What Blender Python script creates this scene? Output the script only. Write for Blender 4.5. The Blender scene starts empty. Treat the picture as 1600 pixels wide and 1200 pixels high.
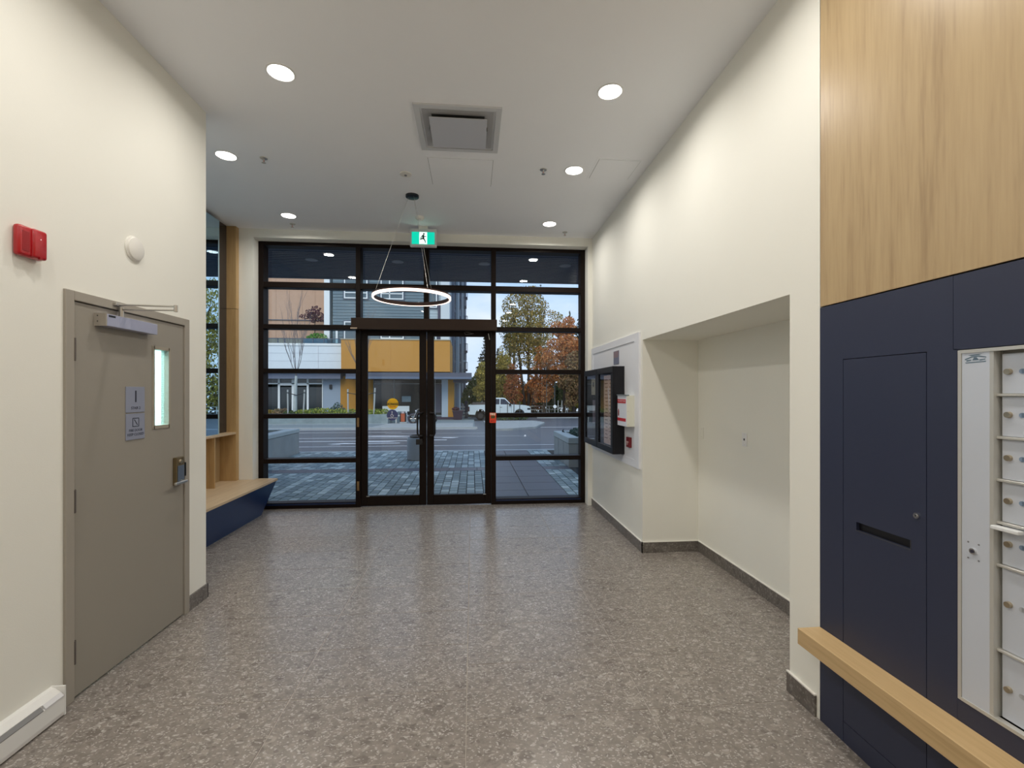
import bpy, bmesh, math, random
from mathutils import Vector, Matrix, Euler
random.seed(7)
C = bpy.context.scene.collection
sc = bpy.context.scene
R = math.radians

# ------------------------------------------------------------------ camera, sky, exposure
H = 1.655                                   # eye height
YAW = math.atan(62.0/715.0)
cam_d = bpy.data.cameras.new('camera'); cam = bpy.data.objects.new('camera', cam_d); C.objects.link(cam)
cam.location = (0, 0, H); cam.rotation_euler = (R(90), 0, -YAW)
cam_d.sensor_width = 36.0; cam_d.lens = 715.0/1600.0*36.0
cam_d.shift_y = 13.0/1600.0; cam_d.clip_start = 0.05; cam_d.clip_end = 600
sc.camera = cam
sc.view_settings.view_transform = 'Standard'; sc.view_settings.look = 'None'
sc.view_settings.gamma = 1.0; sc.view_settings.use_curve_mapping = False
sc.view_settings.exposure = 0.30
sc.cycles.diffuse_bounces = 8; sc.cycles.max_bounces = 14; sc.cycles.transparent_max_bounces = 20
LIGHT_W = 9.2      # watts of each recessed downlight
SKY = 1.18

def W(x, y, Y):
    """room point at depth Y seen in direction (x, y) of the 1600x1200 photograph"""
    a = (x-800.0)/715.0; b = -(y-613.0)/715.0
    s, c = math.sin(YAW), math.cos(YAW)
    t = Y/(c-a*s)
    return ((s+a*c)*t, H+b*t)
def g(Y):                                   # street falls gently away from the plaza
    return 0.0 if Y < 13.2 else -0.03*(Y-13.2)

w = bpy.data.worlds.new('sky'); sc.world = w; w.use_nodes = True
nt = w.node_tree; N = nt.nodes; L = nt.links
for n in list(N): N.remove(n)
out = N.new('ShaderNodeOutputWorld'); bg = N.new('ShaderNodeBackground'); L.new(bg.outputs[0], out.inputs[0])
tc = N.new('ShaderNodeTexCoord'); sep = N.new('ShaderNodeSeparateXYZ'); L.new(tc.outputs['Generated'], sep.inputs[0])
cr = N.new('ShaderNodeValToRGB'); L.new(sep.outputs[2], cr.inputs[0])
e = cr.color_ramp.elements
e[0].position = 0.0; e[0].color = (0.56, 0.64, 0.76, 1); e[1].position = 0.75; e[1].color = (0.30, 0.44, 0.72, 1)
m_ = cr.color_ramp.elements.new(0.22); m_.color = (0.38, 0.54, 0.78, 1)
mp = N.new('ShaderNodeMapping'); mp.inputs['Scale'].default_value = (2.2, 2.2, 6.0); L.new(tc.outputs['Generated'], mp.inputs[0])
ns = N.new('ShaderNodeTexNoise'); ns.inputs['Scale'].default_value = 1.6; ns.inputs['Detail'].default_value = 7; L.new(mp.outputs[0], ns.inputs[0])
cr2 = N.new('ShaderNodeValToRGB'); L.new(ns.outputs[0], cr2.inputs[0])
cr2.color_ramp.elements[0].position = 0.46; cr2.color_ramp.elements[1].position = 0.70
mx = N.new('ShaderNodeMix'); mx.data_type = 'RGBA'; L.new(cr2.outputs[0], mx.inputs[0]); L.new(cr.outputs[0], mx.inputs[6])
mx.inputs[7].default_value = (0.68, 0.72, 0.78, 1)
L.new(mx.outputs[2], bg.inputs[0]); bg.inputs[1].default_value = SKY
# hazy sun behind thin cloud, from behind the lobby building
sd = bpy.data.lights.new('hazy_sun', 'SUN'); sd.energy = 1.4; sd.angle = R(35); sd.color = (1.0, 0.90, 0.76)
so = bpy.data.objects.new('hazy_sun', sd); C.objects.link(so); so.rotation_euler = (R(48), 0, R(-18))

# ------------------------------------------------------------------ materials
MATS = {}
def mat(name, col, rough=0.6, metal=0.0, spec=0.5, emit=None, es=0.0, var=0.0, coat=0.0, bump=0.0, bscale=60):
    if name in MATS: return MATS[name]
    m = bpy.data.materials.new(name); m.use_nodes = True; nt = m.node_tree; b = nt.nodes['Principled BSDF']
    b.inputs['Base Color'].default_value = (*col, 1); b.inputs['Roughness'].default_value = rough
    b.inputs['Metallic'].default_value = metal; b.inputs['Specular IOR Level'].default_value = spec
    b.inputs['Coat Weight'].default_value = coat
    if emit: b.inputs['Emission Color'].default_value = (*emit, 1); b.inputs['Emission Strength'].default_value = es
    t = nt.nodes.new('ShaderNodeTexCoord')
    if var:
        n = nt.nodes.new('ShaderNodeTexNoise'); n.inputs['Scale'].default_value = 3.0; n.inputs['Detail'].default_value = 5
        nt.links.new(t.outputs['Object'], n.inputs[0])
        h = nt.nodes.new('ShaderNodeMix'); h.data_type = 'RGBA'
        h.inputs[6].default_value = (*[c*(1-var) for c in col], 1); h.inputs[7].default_value = (*[min(1, c*(1+var)) for c in col], 1)
        nt.links.new(n.outputs[0], h.inputs[0]); nt.links.new(h.outputs[2], b.inputs['Base Color'])
    if bump:
        n = nt.nodes.new('ShaderNodeTexNoise'); n.inputs['Scale'].default_value = bscale; n.inputs['Detail'].default_value = 4
        nt.links.new(t.outputs['Object'], n.inputs[0])
        bp = nt.nodes.new('ShaderNodeBump'); bp.inputs['Strength'].default_value = bump; bp.inputs['Distance'].default_value = 0.01
        nt.links.new(n.outputs[0], bp.inputs['Height']); nt.links.new(bp.outputs[0], b.inputs['Normal'])
    MATS[name] = m; return m

def glass(name, tint=(0.9, 0.95, 0.96), ior=1.45, extra=0.0):
    m = bpy.data.materials.new(name); m.use_nodes = True; nt = m.node_tree
    for n in list(nt.nodes): nt.nodes.remove(n)
    o = nt.nodes.new('ShaderNodeOutputMaterial'); tr = nt.nodes.new('ShaderNodeBsdfTransparent'); tr.inputs[0].default_value = (*tint, 1)
    gl = nt.nodes.new('ShaderNodeBsdfGlossy'); gl.inputs['Roughness'].default_value = 0.0
    f0 = ((ior-1)/(ior+1))**2+extra           # Schlick reflectance of each face of the pane
    fr = nt.nodes.new('ShaderNodeLayerWeight'); fr.inputs[0].default_value = 0.5
    pw = nt.nodes.new('ShaderNodeMath'); pw.operation = 'POWER'; pw.inputs[1].default_value = 5.0; nt.links.new(fr.outputs['Facing'], pw.inputs[0])
    ad = nt.nodes.new('ShaderNodeMath'); ad.operation = 'MULTIPLY_ADD'; ad.inputs[1].default_value = 1-f0; ad.inputs[2].default_value = f0; nt.links.new(pw.outputs[0], ad.inputs[0])
    mi = nt.nodes.new('ShaderNodeMixShader'); nt.links.new(ad.outputs[0], mi.inputs[0]); nt.links.new(tr.outputs[0], mi.inputs[1]); nt.links.new(gl.outputs[0], mi.inputs[2])
    nt.links.new(mi.outputs[0], o.inputs[0]); return m

def ramp(nt, src, stops):
    r = nt.nodes.new('ShaderNodeValToRGB'); nt.links.new(src, r.inputs[0]); el = r.color_ramp.elements
    while len(el) > len(stops): el.remove(el[-1])
    while len(el) < len(stops): el.new(1.0)
    for k, (p, c) in enumerate(stops): el[k].position = p; el[k].color = (*c, 1) if len(c) == 3 else c
    return r

def terrazzo(name, base=(0.235, 0.207, 0.184), rough=0.32, k=1.0, perobj=True):
    """pebbled stone: warm grey ground with pale and dark fossils of many sizes"""
    m = bpy.data.materials.new(name); m.use_nodes = True; nt = m.node_tree; b = nt.nodes['Principled BSDF']; Lk = nt.links.new
    t = nt.nodes.new('ShaderNodeTexCoord'); oi = nt.nodes.new('ShaderNodeObjectInfo')
    ml = nt.nodes.new('ShaderNodeMath'); ml.operation = 'MULTIPLY'; ml.inputs[1].default_value = 37.0; Lk(oi.outputs['Random'], ml.inputs[0])
    va = nt.nodes.new('ShaderNodeVectorMath'); va.operation = 'ADD'; Lk(t.outputs['Object'], va.inputs[0]); Lk(ml.outputs[0], va.inputs[1])
    wn = nt.nodes.new('ShaderNodeTexNoise'); wn.inputs['Scale'].default_value = 22; wn.inputs['Detail'].default_value = 3; Lk(va.outputs[0], wn.inputs[0])
    ws = nt.nodes.new('ShaderNodeVectorMath'); ws.operation = 'SCALE'; ws.inputs['Scale'].default_value = 0.045; Lk(wn.outputs['Color'], ws.inputs[0])
    vv = nt.nodes.new('ShaderNodeVectorMath'); vv.operation = 'ADD'; Lk(va.outputs[0], vv.inputs[0]); Lk(ws.outputs[0], vv.inputs[1])
    n0 = nt.nodes.new('ShaderNodeTexNoise'); n0.inputs['Scale'].default_value = 26; n0.inputs['Detail'].default_value = 9; n0.inputs['Roughness'].default_value = 0.72; Lk(vv.outputs[0], n0.inputs[0])
    col = ramp(nt, n0.outputs[0], [(0.30, tuple(c*0.74*k for c in base)), (0.5, tuple(c*k for c in base)), (0.72, tuple(c*1.30*k for c in base))]).outputs[0]
    for scale, thr, size, c, ring in ((6.5, 0.80, 0.30, (0.36, 0.33, 0.29), 1), (10, 0.82, 0.36, (0.125, 0.105, 0.090), 0), (15, 0.84, 0.30, (0.36, 0.33, 0.29), 0), (26, 0.86, 0.32, (0.52, 0.49, 0.45), 0), (46, 0.78, 0.34, (0.46, 0.43, 0.39), 0), (34, 0.80, 0.38, (0.12, 0.10, 0.09), 0), (80, 0.74, 0.42, (0.60, 0.57, 0.53), 0)):
        mp = nt.nodes.new('ShaderNodeMapping'); mp.inputs['Rotation'].default_value = (0, 0, scale); mp.inputs['Scale'].default_value = (1, 1.6, 1); Lk(vv.outputs[0], mp.inputs[0])
        v = nt.nodes.new('ShaderNodeTexVoronoi'); v.inputs['Scale'].default_value = scale; Lk(mp.outputs[0], v.inputs[0])
        s = nt.nodes.new('ShaderNodeSeparateColor'); Lk(v.outputs['Color'], s.inputs[0])
        a1 = nt.nodes.new('ShaderNodeMath'); a1.operation = 'GREATER_THAN'; a1.inputs[1].default_value = thr; Lk(s.outputs[0], a1.inputs[0])
        if ring: a2 = ramp(nt, v.outputs['Distance'], [(0, (.35,)*3), (size*0.55, (.35,)*3), (size*0.8, (.9,)*3), (size, (.9,)*3), (size+0.05, (0, 0, 0))])
        else: a2 = ramp(nt, v.outputs['Distance'], [(0, (.75,)*3), (size, (.8,)*3), (size+0.08, (0, 0, 0))])
        mu = nt.nodes.new('ShaderNodeMath'); mu.operation = 'MULTIPLY'; Lk(a1.outputs[0], mu.inputs[0]); Lk(a2.outputs[0], mu.inputs[1])
        mm = nt.nodes.new('ShaderNodeMath'); mm.operation = 'MULTIPLY'; mm.inputs[1].default_value = 0.62; Lk(mu.outputs[0], mm.inputs[0])
        x = nt.nodes.new('ShaderNodeMix'); x.data_type = 'RGBA'; Lk(mm.outputs[0], x.inputs[0]); Lk(col, x.inputs[6]); x.inputs[7].default_value = (*[q*k for q in c], 1)
        col = x.outputs[2]
    Lk(col, b.inputs['Base Color']); b.inputs['Roughness'].default_value = rough; b.inputs['Specular IOR Level'].default_value = 0.55
    return m

def wood(name, c1, c2, axis='Z', rough=0.5, scale=1.0):
    m = bpy.data.materials.new(name); m.use_nodes = True; nt = m.node_tree; b = nt.nodes['Principled BSDF']; Lk = nt.links.new
    t = nt.nodes.new('ShaderNodeTexCoord'); mp = nt.nodes.new('ShaderNodeMapping')
    mp.inputs['Scale'].default_value = {'Z': (9, 9, 0.55), 'Y': (9, 0.55, 9), 'X': (0.55, 9, 9)}[axis]
    Lk(t.outputs['Object'], mp.inputs[0])
    n = nt.nodes.new('ShaderNodeTexNoise'); n.inputs['Scale'].default_value = 1.6*scale; n.inputs['Detail'].default_value = 4; n.inputs['Distortion'].default_value = 0.6; Lk(mp.outputs[0], n.inputs[0])
    n2 = nt.nodes.new('ShaderNodeTexNoise'); n2.inputs['Scale'].default_value = 9*scale; n2.inputs['Detail'].default_value = 6; Lk(mp.outputs[0], n2.inputs[0])
    ad = nt.nodes.new('ShaderNodeMix'); ad.data_type = 'FLOAT'; ad.inputs[0].default_value = 0.4; Lk(n.outputs[0], ad.inputs[2]); Lk(n2.outputs[0], ad.inputs[3])
    r = ramp(nt, ad.outputs[0], [(0.33, c2), (0.47, tuple((a*0.35+b_*0.65) for a, b_ in zip(c2, c1))), (0.62, c1)])
    Lk(r.outputs[0], b.inputs['Base Color']); b.inputs['Roughness'].default_value = rough
    return m

def varied(name, cols, rough=0.8, island=False, spec=0.3):
    """each object (or each loose piece) takes its own shade from the list"""
    m = bpy.data.materials.new(name); m.use_nodes = True; nt = m.node_tree; b = nt.nodes['Principled BSDF']; Lk = nt.links.new
    if island: s = nt.nodes.new('ShaderNodeNewGeometry').outputs['Random Per Island']
    else: s = nt.nodes.new('ShaderNodeObjectInfo').outputs['Random']
    k = len(cols); r = ramp(nt, s, [(i/(k-1), c) for i, c in enumerate(cols)])
    t = nt.nodes.new('ShaderNodeTexCoord'); n = nt.nodes.new('ShaderNodeTexNoise'); n.inputs['Scale'].default_value = 30; n.inputs['Detail'].default_value = 5; Lk(t.outputs['Object'], n.inputs[0])
    x = nt.nodes.new('ShaderNodeMix'); x.data_type = 'RGBA'; x.blend_type = 'MULTIPLY'; x.inputs[0].default_value = 0.3; Lk(r.outputs[0], x.inputs[6]); Lk(n.outputs['Fac'], x.inputs[7])
    Lk(x.outputs[2], b.inputs['Base Color']); b.inputs['Roughness'].default_value = rough; b.inputs['Specular IOR Level'].default_value = spec
    if 'leaves' in name:                     # thin leaves let light through
        tl = nt.nodes.new('ShaderNodeBsdfTranslucent'); Lk(x.outputs[2], tl.inputs[0]); ms = nt.nodes.new('ShaderNodeMixShader'); ms.inputs[0].default_value = 0.22
        Lk(b.outputs[0], ms.inputs[1]); Lk(tl.outputs[0], ms.inputs[2]); Lk(ms.outputs[0], nt.nodes['Material Output'].inputs[0])
    return m

wall_m = mat('wall paint', (0.83, 0.82, 0.755), 0.75, spec=0.25, var=0.012, bump=0.05, bscale=180)
ceil_m = mat('ceiling paint', (0.90, 0.91, 0.94), 0.85, spec=0.2, var=0.012)
white_m = mat('white painted board', (0.80, 0.80, 0.80), 0.5)
tile_m = terrazzo('pebbled stone tile', rough=0.26)
base_m = terrazzo('pebbled stone skirting', k=0.62, rough=0.4)
grout_m = mat('grout', (0.40, 0.36, 0.32), 0.9, var=0.1)
navy_m = mat('navy laminate', (0.029, 0.035, 0.068), 0.42, spec=0.45)
bench_navy = mat('bench navy laminate', (0.006, 0.026, 0.095), 0.35, spec=0.35)
oak_m = wood('oak veneer', (0.50, 0.365, 0.20), (0.37, 0.255, 0.135), 'Z', 0.36)
oaky_m = wood('oak edge', (0.60, 0.42, 0.22), (0.44, 0.29, 0.14), 'Y', 0.4)
oakd_m = wood('oak fin', (0.50, 0.33, 0.15), (0.36, 0.22, 0.09), 'Z', 0.42)
door_m = mat('grey door paint', (0.30, 0.275, 0.235), 0.5, spec=0.4, var=0.02)
frame_m = mat('dark bronze aluminium', (0.009, 0.0045, 0.003), 0.5, spec=0.16)
black_m = mat('black', (0.006, 0.006, 0.008), 0.35)
steel_m = mat('satin steel', (0.55, 0.53, 0.50), 0.32, metal=0.9)
chrome_m = mat('chrome', (0.75, 0.75, 0.75), 0.15, metal=1.0)
bronze_m = mat('bronze hinge', (0.30, 0.22, 0.15), 0.4, metal=0.7)
dsteel_m = mat('dark steel hinge', (0.16, 0.14, 0.13), 0.4, metal=0.7)
red_m = mat('red plastic', (0.42, 0.004, 0.010), 0.3, coat=0.4)
white_pl = mat('white plastic', (0.78, 0.76, 0.71), 0.4)
glass_m = glass('storefront glass', (0.965, 0.985, 0.99), 1.45)
gold_m = mat('brass lock', (0.50, 0.42, 0.30), 0.3, metal=0.9)
mbx_m = mat('mailbox aluminium', (0.62, 0.66, 0.74), 0.38, metal=0.2, var=0.02)
lens_m = mat('downlight lens', (1, 1, 1), 0.4, emit=(1.0, 0.95, 0.88), es=9.0)
conc_m = mat('concrete', (0.30, 0.32, 0.31), 0.85, var=0.2, bump=0.3, bscale=8)

# ------------------------------------------------------------------ helpers
class MB:
    """collects boxes, prisms, tubes into one mesh"""
    def __init__(s): s.b = bmesh.new()
    def box(s, x0, x1, y0, y1, z0, z1, bev=0.0, seg=2):
        if x0 > x1: x0, x1 = x1, x0
        if y0 > y1: y0, y1 = y1, y0
        if z0 > z1: z0, z1 = z1, z0
        mtx = Matrix.Translation(((x0+x1)/2, (y0+y1)/2, (z0+z1)/2)) @ Matrix.Diagonal((x1-x0, y1-y0, z1-z0, 1))
        r = bmesh.ops.create_cube(s.b, size=1, matrix=mtx)
        if bev:
            es = list({e for v in r['verts'] for e in v.link_edges})
            bmesh.ops.bevel(s.b, geom=es, offset=bev, segments=seg, affect='EDGES', profile=0.5)
        return s
    def prism(s, pts, axis, a, b):
        """polygon pts (two coords) extruded along axis from a to b"""
        def P(u, v, t): return {'X': (t, u, v), 'Y': (u, t, v), 'Z': (u, v, t)}[axis]
        A = [s.b.verts.new(P(u, v, a)) for u, v in pts]; B = [s.b.verts.new(P(u, v, b)) for u, v in pts]
        n = len(pts); s.b.faces.new(A); s.b.faces.new(B[::-1])
        for i in range(n): s.b.faces.new((A[i], B[i], B[(i+1) % n], A[(i+1) % n]))
        return s
    def cyl(s, p0, p1, r0, r1=None, n=16, cap=True):
        p0, p1 = Vector(p0), Vector(p1); d = p1-p0; r1 = r0 if r1 is None else r1
        q = d.to_track_quat('Z', 'Y'); A = []; B = []
        for i in range(n):
            a = 2*math.pi*i/n; o = q @ Vector((math.cos(a), math.sin(a), 0))
            A.append(s.b.verts.new(p0+o*r0)); B.append(s.b.verts.new(p1+o*r1))
        for i in range(n): s.b.faces.new((A[i], A[(i+1) % n], B[(i+1) % n], B[i]))
        if cap: s.b.faces.new(A[::-1]); s.b.faces.new(B)
        return s
    def tube(s, pts, r, n=8):
        for i in range(len(pts)-1): s.cyl(pts[i], pts[i+1], r if not isinstance(r, list) else r[i], r if not isinstance(r, list) else r[i+1], n)
        return s
    def torus(s, c, R0, r, axis='Z', n=32, m=8, sx=1.0):
        c = Vector(c); vs = []
        for i in range(n):
            a = 2*math.pi*i/n; row = []
            for j in range(m):
                b = 2*math.pi*j/m; u = (R0+r*math.cos(b)*sx); p = (u*math.cos(a), u*math.sin(a), r*math.sin(b))
                if axis == 'Y': p = (p[0], p[2], p[1])
                if axis == 'X': p = (p[2], p[0], p[1])
                row.append(s.b.verts.new(c+Vector(p)))
            vs.append(row)
        for i in range(n):
            for j in range(m): s.b.faces.new((vs[i][j], vs[(i+1) % n][j], vs[(i+1) % n][(j+1) % m], vs[i][(j+1) % m]))
        return s
    def lathe(s, prof, c, n=32, axis='Z', sign=1):
        """profile (radius, height) turned round the axis through c"""
        c = Vector(c); rows = []
        for r, h in prof:
            row = []
            for i in range(n):
                a = 2*math.pi*i/n
                p = {'Z': (r*math.cos(a), r*math.sin(a), h*sign), 'X': (h*sign, r*math.cos(a), r*math.sin(a)), 'Y': (r*math.cos(a), h*sign, r*math.sin(a))}[axis]
                row.append(s.b.verts.new(c+Vector(p)))
            rows.append(row)
        for k in range(len(rows)-1):
            for i in range(n): s.b.faces.new((rows[k][i], rows[k][(i+1) % n], rows[k+1][(i+1) % n], rows[k+1][i]))
        s.b.faces.new(rows[0][::-1]); s.b.faces.new(rows[-1])
        return s
    def quad(s, *ps):
        s.b.faces.new([s.b.verts.new(p) for p in ps]); return s

def world_loc(o):
    v = Vector((0, 0, 0))
    while o is not None: v = v+Vector(o.location); o = o.parent
    return v
def finish(name, me, material, parent, smooth=False):
    if me.vertices:
        xs = [v.co for v in me.vertices]
        c = Vector([(min(p[i] for p in xs)+max(p[i] for p in xs))/2 for i in range(3)]); c.z = min(p.z for p in xs)
        me.transform(Matrix.Translation(-c))
    else: c = Vector((0, 0, 0))
    if material and not me.materials: me.materials.append(material)
    o = bpy.data.objects.new(name, me); C.objects.link(o)
    if parent: o.parent = parent; o.location = c-world_loc(parent)
    else: o.location = c
    if smooth:
        for p in me.polygons: p.use_smooth = True
    return o
def obj(name, mb, material, parent=None, smooth=False, angle=None):
    """link an MB as ONE mesh object; coordinates given in room space"""
    bmesh.ops.recalc_face_normals(mb.b, faces=mb.b.faces)
    me = bpy.data.meshes.new(name); mb.b.to_mesh(me); mb.b.free()
    if smooth:
        for p in me.polygons: p.use_smooth = True
        try: me.set_sharp_from_angle(angle=R(angle or 40))
        except Exception: pass
    return finish(name, me, material, parent)
def tag(o, label=None, cat=None, group=None, kind=None):
    if label: o['label'] = label
    if cat: o['category'] = cat
    if group: o['group'] = group
    if kind: o['kind'] = kind
    return o
def thing(name, label, cat, loc, group=None, kind=None):
    o = bpy.data.objects.new(name, None); o.empty_display_size = 0.1; C.objects.link(o); o.location = loc
    return tag(o, label, cat, group, kind)
def struct(name, mb, m, label=None, cat=None):
    return tag(obj(name, mb, m), label, cat, None, 'structure')
def dup(root, loc, label=None, group=None):
    r = root.copy(); C.objects.link(r); r.location = loc
    if label: r['label'] = label
    if group: r['group'] = group
    for ch in root.children:
        c = ch.copy(); C.objects.link(c); c.parent = r
        for q in ch.children: d = q.copy(); C.objects.link(d); d.parent = c
    return r
def text(s, name, size, loc, rot, m, parent=None, ext=0.0006, align='CENTER', bold=0.0, sx=1.0):
    cu = bpy.data.curves.new(name, 'FONT'); cu.body = s; cu.size = size; cu.extrude = ext; cu.align_x = align; cu.align_y = 'CENTER'; cu.offset = bold
    cu.resolution_u = 3
    to = bpy.data.objects.new(name, cu); C.objects.link(to)
    bpy.context.view_layer.update()
    me = bpy.data.meshes.new_from_object(to); bpy.data.objects.remove(to)
    me.transform(Matrix.Translation(loc) @ Euler(rot).to_matrix().to_4x4() @ Matrix.Diagonal((sx, 1, 1, 1)))
    me.materials.clear(); return finish(name, me, m, parent)
ROT_L = (R(90), 0, R(90))     # text on a face looking +X (left wall)
ROT_R = (R(90), 0, R(-90))    # text on a face looking -X (right wall)
ROT_F = (R(90), 0, 0)         # text on a face looking -Y (towards the camera)

# ================================================================== ROOM SHELL
HC = 3.91
XL, XR, YF = -2.14, 1.75, 6.58
fl = struct('floor', MB().box(-3.75, 2.5, -3.6, 6.90, -0.15, -0.0025), grout_m, 'grout bed under the pebbled stone floor tiles of the lobby', 'floor')
tb = {}
def tile(x0, x1, y0, y1):
    key = (round(x1-x0, 3), round(y1-y0, 3))
    if key not in tb:
        me = bpy.data.meshes.new('tile'); b = MB().box(-key[0]/2, key[0]/2, -key[1]/2, key[1]/2, -0.012, 0, 0.0012, 1)
        b.b.to_mesh(me); b.b.free(); me.materials.append(tile_m); tb[key] = me
    o = bpy.data.objects.new('tile', tb[key]); C.objects.link(o); o.parent = fl
    o.location = Vector(((x0+x1)/2, (y0+y1)/2, 0))-world_loc(fl)
gx = -0.03-0.95*4
for i in range(7):
    x0, x1 = gx+0.95*i, gx+0.95*(i+1)
    x0c, x1c = max(x0, -3.70)+0.002, min(x1, 2.36)-0.002
    if x1c-x0c < 0.05: continue
    y = 2.318-0.4725*12+(0.236 if x1 < 0.1 else 0)
    while y < 6.88:
        a, b = y+0.0025, min(y+0.4725, 6.885)-0.0025
        if b-a > 0.03: tile(x0c, x1c, a, b)
        y += 0.4725
# ceiling
ce = struct('ceiling', MB().box(-3.75, 2.5, -3.6, 6.90, HC, HC+0.2), ceil_m, 'flat white plasterboard lobby ceiling', 'ceiling')
# left wall with door opening, then the partition that turns into the bench recess
wl = MB().box(XL-0.15, XL, -3.6, 2.60, 0, HC).box(XL-0.15, XL, 3.65, 3.89, 0, HC).box(XL-0.15, XL, 2.60, 3.65, 2.19, HC)
wl.box(-3.60, XL-0.15, 3.77, 3.89, 0, HC)
struct('wall_left', wl, wall_m, 'cream painted left wall with the grey fire door in it', 'wall')
struct('wall_recess', MB().box(-3.60, -3.44, 3.89, 6.9, 0, HC), wall_m, 'wall at the back of the bench recess', 'wall')
# right wall with niche
wr = MB().box(XR, 2.50, 4.59, 6.70, 0, HC).box(XR, 2.50, 2.39, 4.59, 2.197, HC).box(XR, 2.50, 2.17, 2.39, 0, HC).box(2.35, 2.50, 2.39, 4.59, 0, 2.197)
struct('wall_right', wr, wall_m, 'cream painted right wall with a tall square niche', 'wall')
struct('wall_mailroom', MB().box(2.30, 2.50, -3.6, 2.17, 0, HC), wall_m, 'wall behind the mailboxes and navy panels', 'wall')
struct('wall_back', MB().box(-3.75, 2.5, -3.75, -3.6, 0, HC), wall_m, 'wall behind the viewer at the lobby end', 'wall')
# front wall: head over the storefront, narrow returns left and right
wf = MB().box(-3.60, 2.50, YF, 6.92, 3.79, HC).box(1.685, XR, YF, 6.92, 0, 3.79).box(-3.44, -3.01, YF, 6.92, 0, 3.79)
struct('wall_front', wf, wall_m, 'narrow painted surround of the storefront glazing', 'wall')
# skirtings
def skirt(name, boxes, label):
    b = MB()
    for q in boxes: b.box(*q, bev=0.0015, seg=1)
    struct(name, b, base_m, label, 'baseboard')
skirt('baseboard_left', [(XL, XL+0.012, 2.535, 2.597, 0, 0.112), (XL, XL+0.012, 3.652, 3.902, 0, 0.112), (-2.60, XL+0.012, 3.89, 3.902, 0, 0.112)], 'dark pebbled stone baseboard beside the grey door')
skirt('baseboard_right', [(XR-0.012, XR, 4.578, 6.57, 0, 0.107), (XR-0.012, 2.35, 4.578, 4.59, 0, 0.107), (2.338, 2.35, 2.39, 4.578, 0, 0.107), (XR-0.012, XR, 2.19, 2.402, 0, 0.107), (XR, 2.338, 2.39, 2.402, 0, 0.107)], 'dark pebbled stone baseboard along right wall and niche')
struct('trim_1', MB().box(XR-0.014, XR, 4.576, 6.575, 0.107, 0.114).box(2.336, 2.35, 2.40, 4.58, 0.107, 0.114).box(XR-0.014, 2.35, 4.576, 4.59, 0.107, 0.114).box(XR-0.014, XR, 2.19, 2.402, 0.107, 0.114), white_pl, 'thin cream metal edge on top of right baseboard', 'trim')

# stairwell behind the fire door (seen through its narrow window)
st = MB().box(-3.75, -3.60, 1.6, 3.89, 0, 3.0).box(-3.60, XL-0.15, 1.5, 1.6, 0, 3.0).box(-3.60, XL-0.15, 1.5, 3.77, 3.0, 3.1)
struct('wall_stairwell', st, mat('stairwell paint', (0.62, 0.80, 0.84), 0.7), 'pale stairwell walls behind the fire door', 'wall')
ld = bpy.data.lights.new('stairwell_lamp', 'AREA'); ld.energy = 85; ld.size = 0.5; ld.color = (0.85, 0.97, 1.0)
lo = bpy.data.objects.new('stairwell_lamp', ld); C.objects.link(lo); lo.location = (-2.9, 2.7, 2.96)

# ================================================================== CEILING FITTINGS
def downlight(x, y, label):
    t = thing('downlight', label, 'ceiling light', (x, y, HC), 'recessed ceiling downlights')
    obj('trim_ring', MB().lathe([(0.098, 0), (0.098, -0.004), (0.088, -0.007), (0.083, -0.003), (0.083, 0)], (x, y, HC)), white_m, t, smooth=True)
    obj('lens', MB().lathe([(0.083, -0.001), (0.083, -0.004), (0.05, -0.008), (0.0001, -0.009)], (x, y, HC), n=32), lens_m, t, smooth=True)
    a = bpy.data.lights.new('lamp', 'AREA'); a.shape = 'DISK'; a.size = 0.15; a.energy = LIGHT_W; a.color = (1.0, 0.955, 0.885); a.spread = R(166)
    o = bpy.data.objects.new('lamp', a); C.objects.link(o); o.parent = t; o.location = (0, 0, -0.014)
for x, y, l in ((1.03, 3.355, 'largest lit round downlight on the right side of the ceiling'),
                (1.03, 4.575, 'middle lit round downlight of the right-hand row, beside the square hatch'),
                (1.03, 6.06, 'farthest lit round downlight of the right-hand row, above the storefront'),
                (-1.346, 3.355, 'largest lit round downlight on the left side of the ceiling'),
                (-2.335, 4.575, 'lit round downlight nearest the end of the left wall'),
                (-2.335, 6.06, 'lit round downlight above the wooden bench recess'),
                (1.03, 2.12, 'lit downlight over the mailboxes behind the frame edge'),
                (1.03, 0.90, 'lit downlight just above the viewer on the right'),
                (-1.346, 2.12, 'lit downlight above the grey door outside the frame'),
                (-1.346, 0.90, 'lit downlight just above the viewer on the left'),
                (1.03, -0.60, 'lit downlight behind the viewer on the right'),
                (-1.346, -0.60, 'lit downlight behind the viewer on the left'),
                (1.03, -2.2, 'lit downlight by the back wall on the right'),
                (-1.346, -2.2, 'lit downlight by the back wall on the left')):
    downlight(x, y, l)
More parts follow.
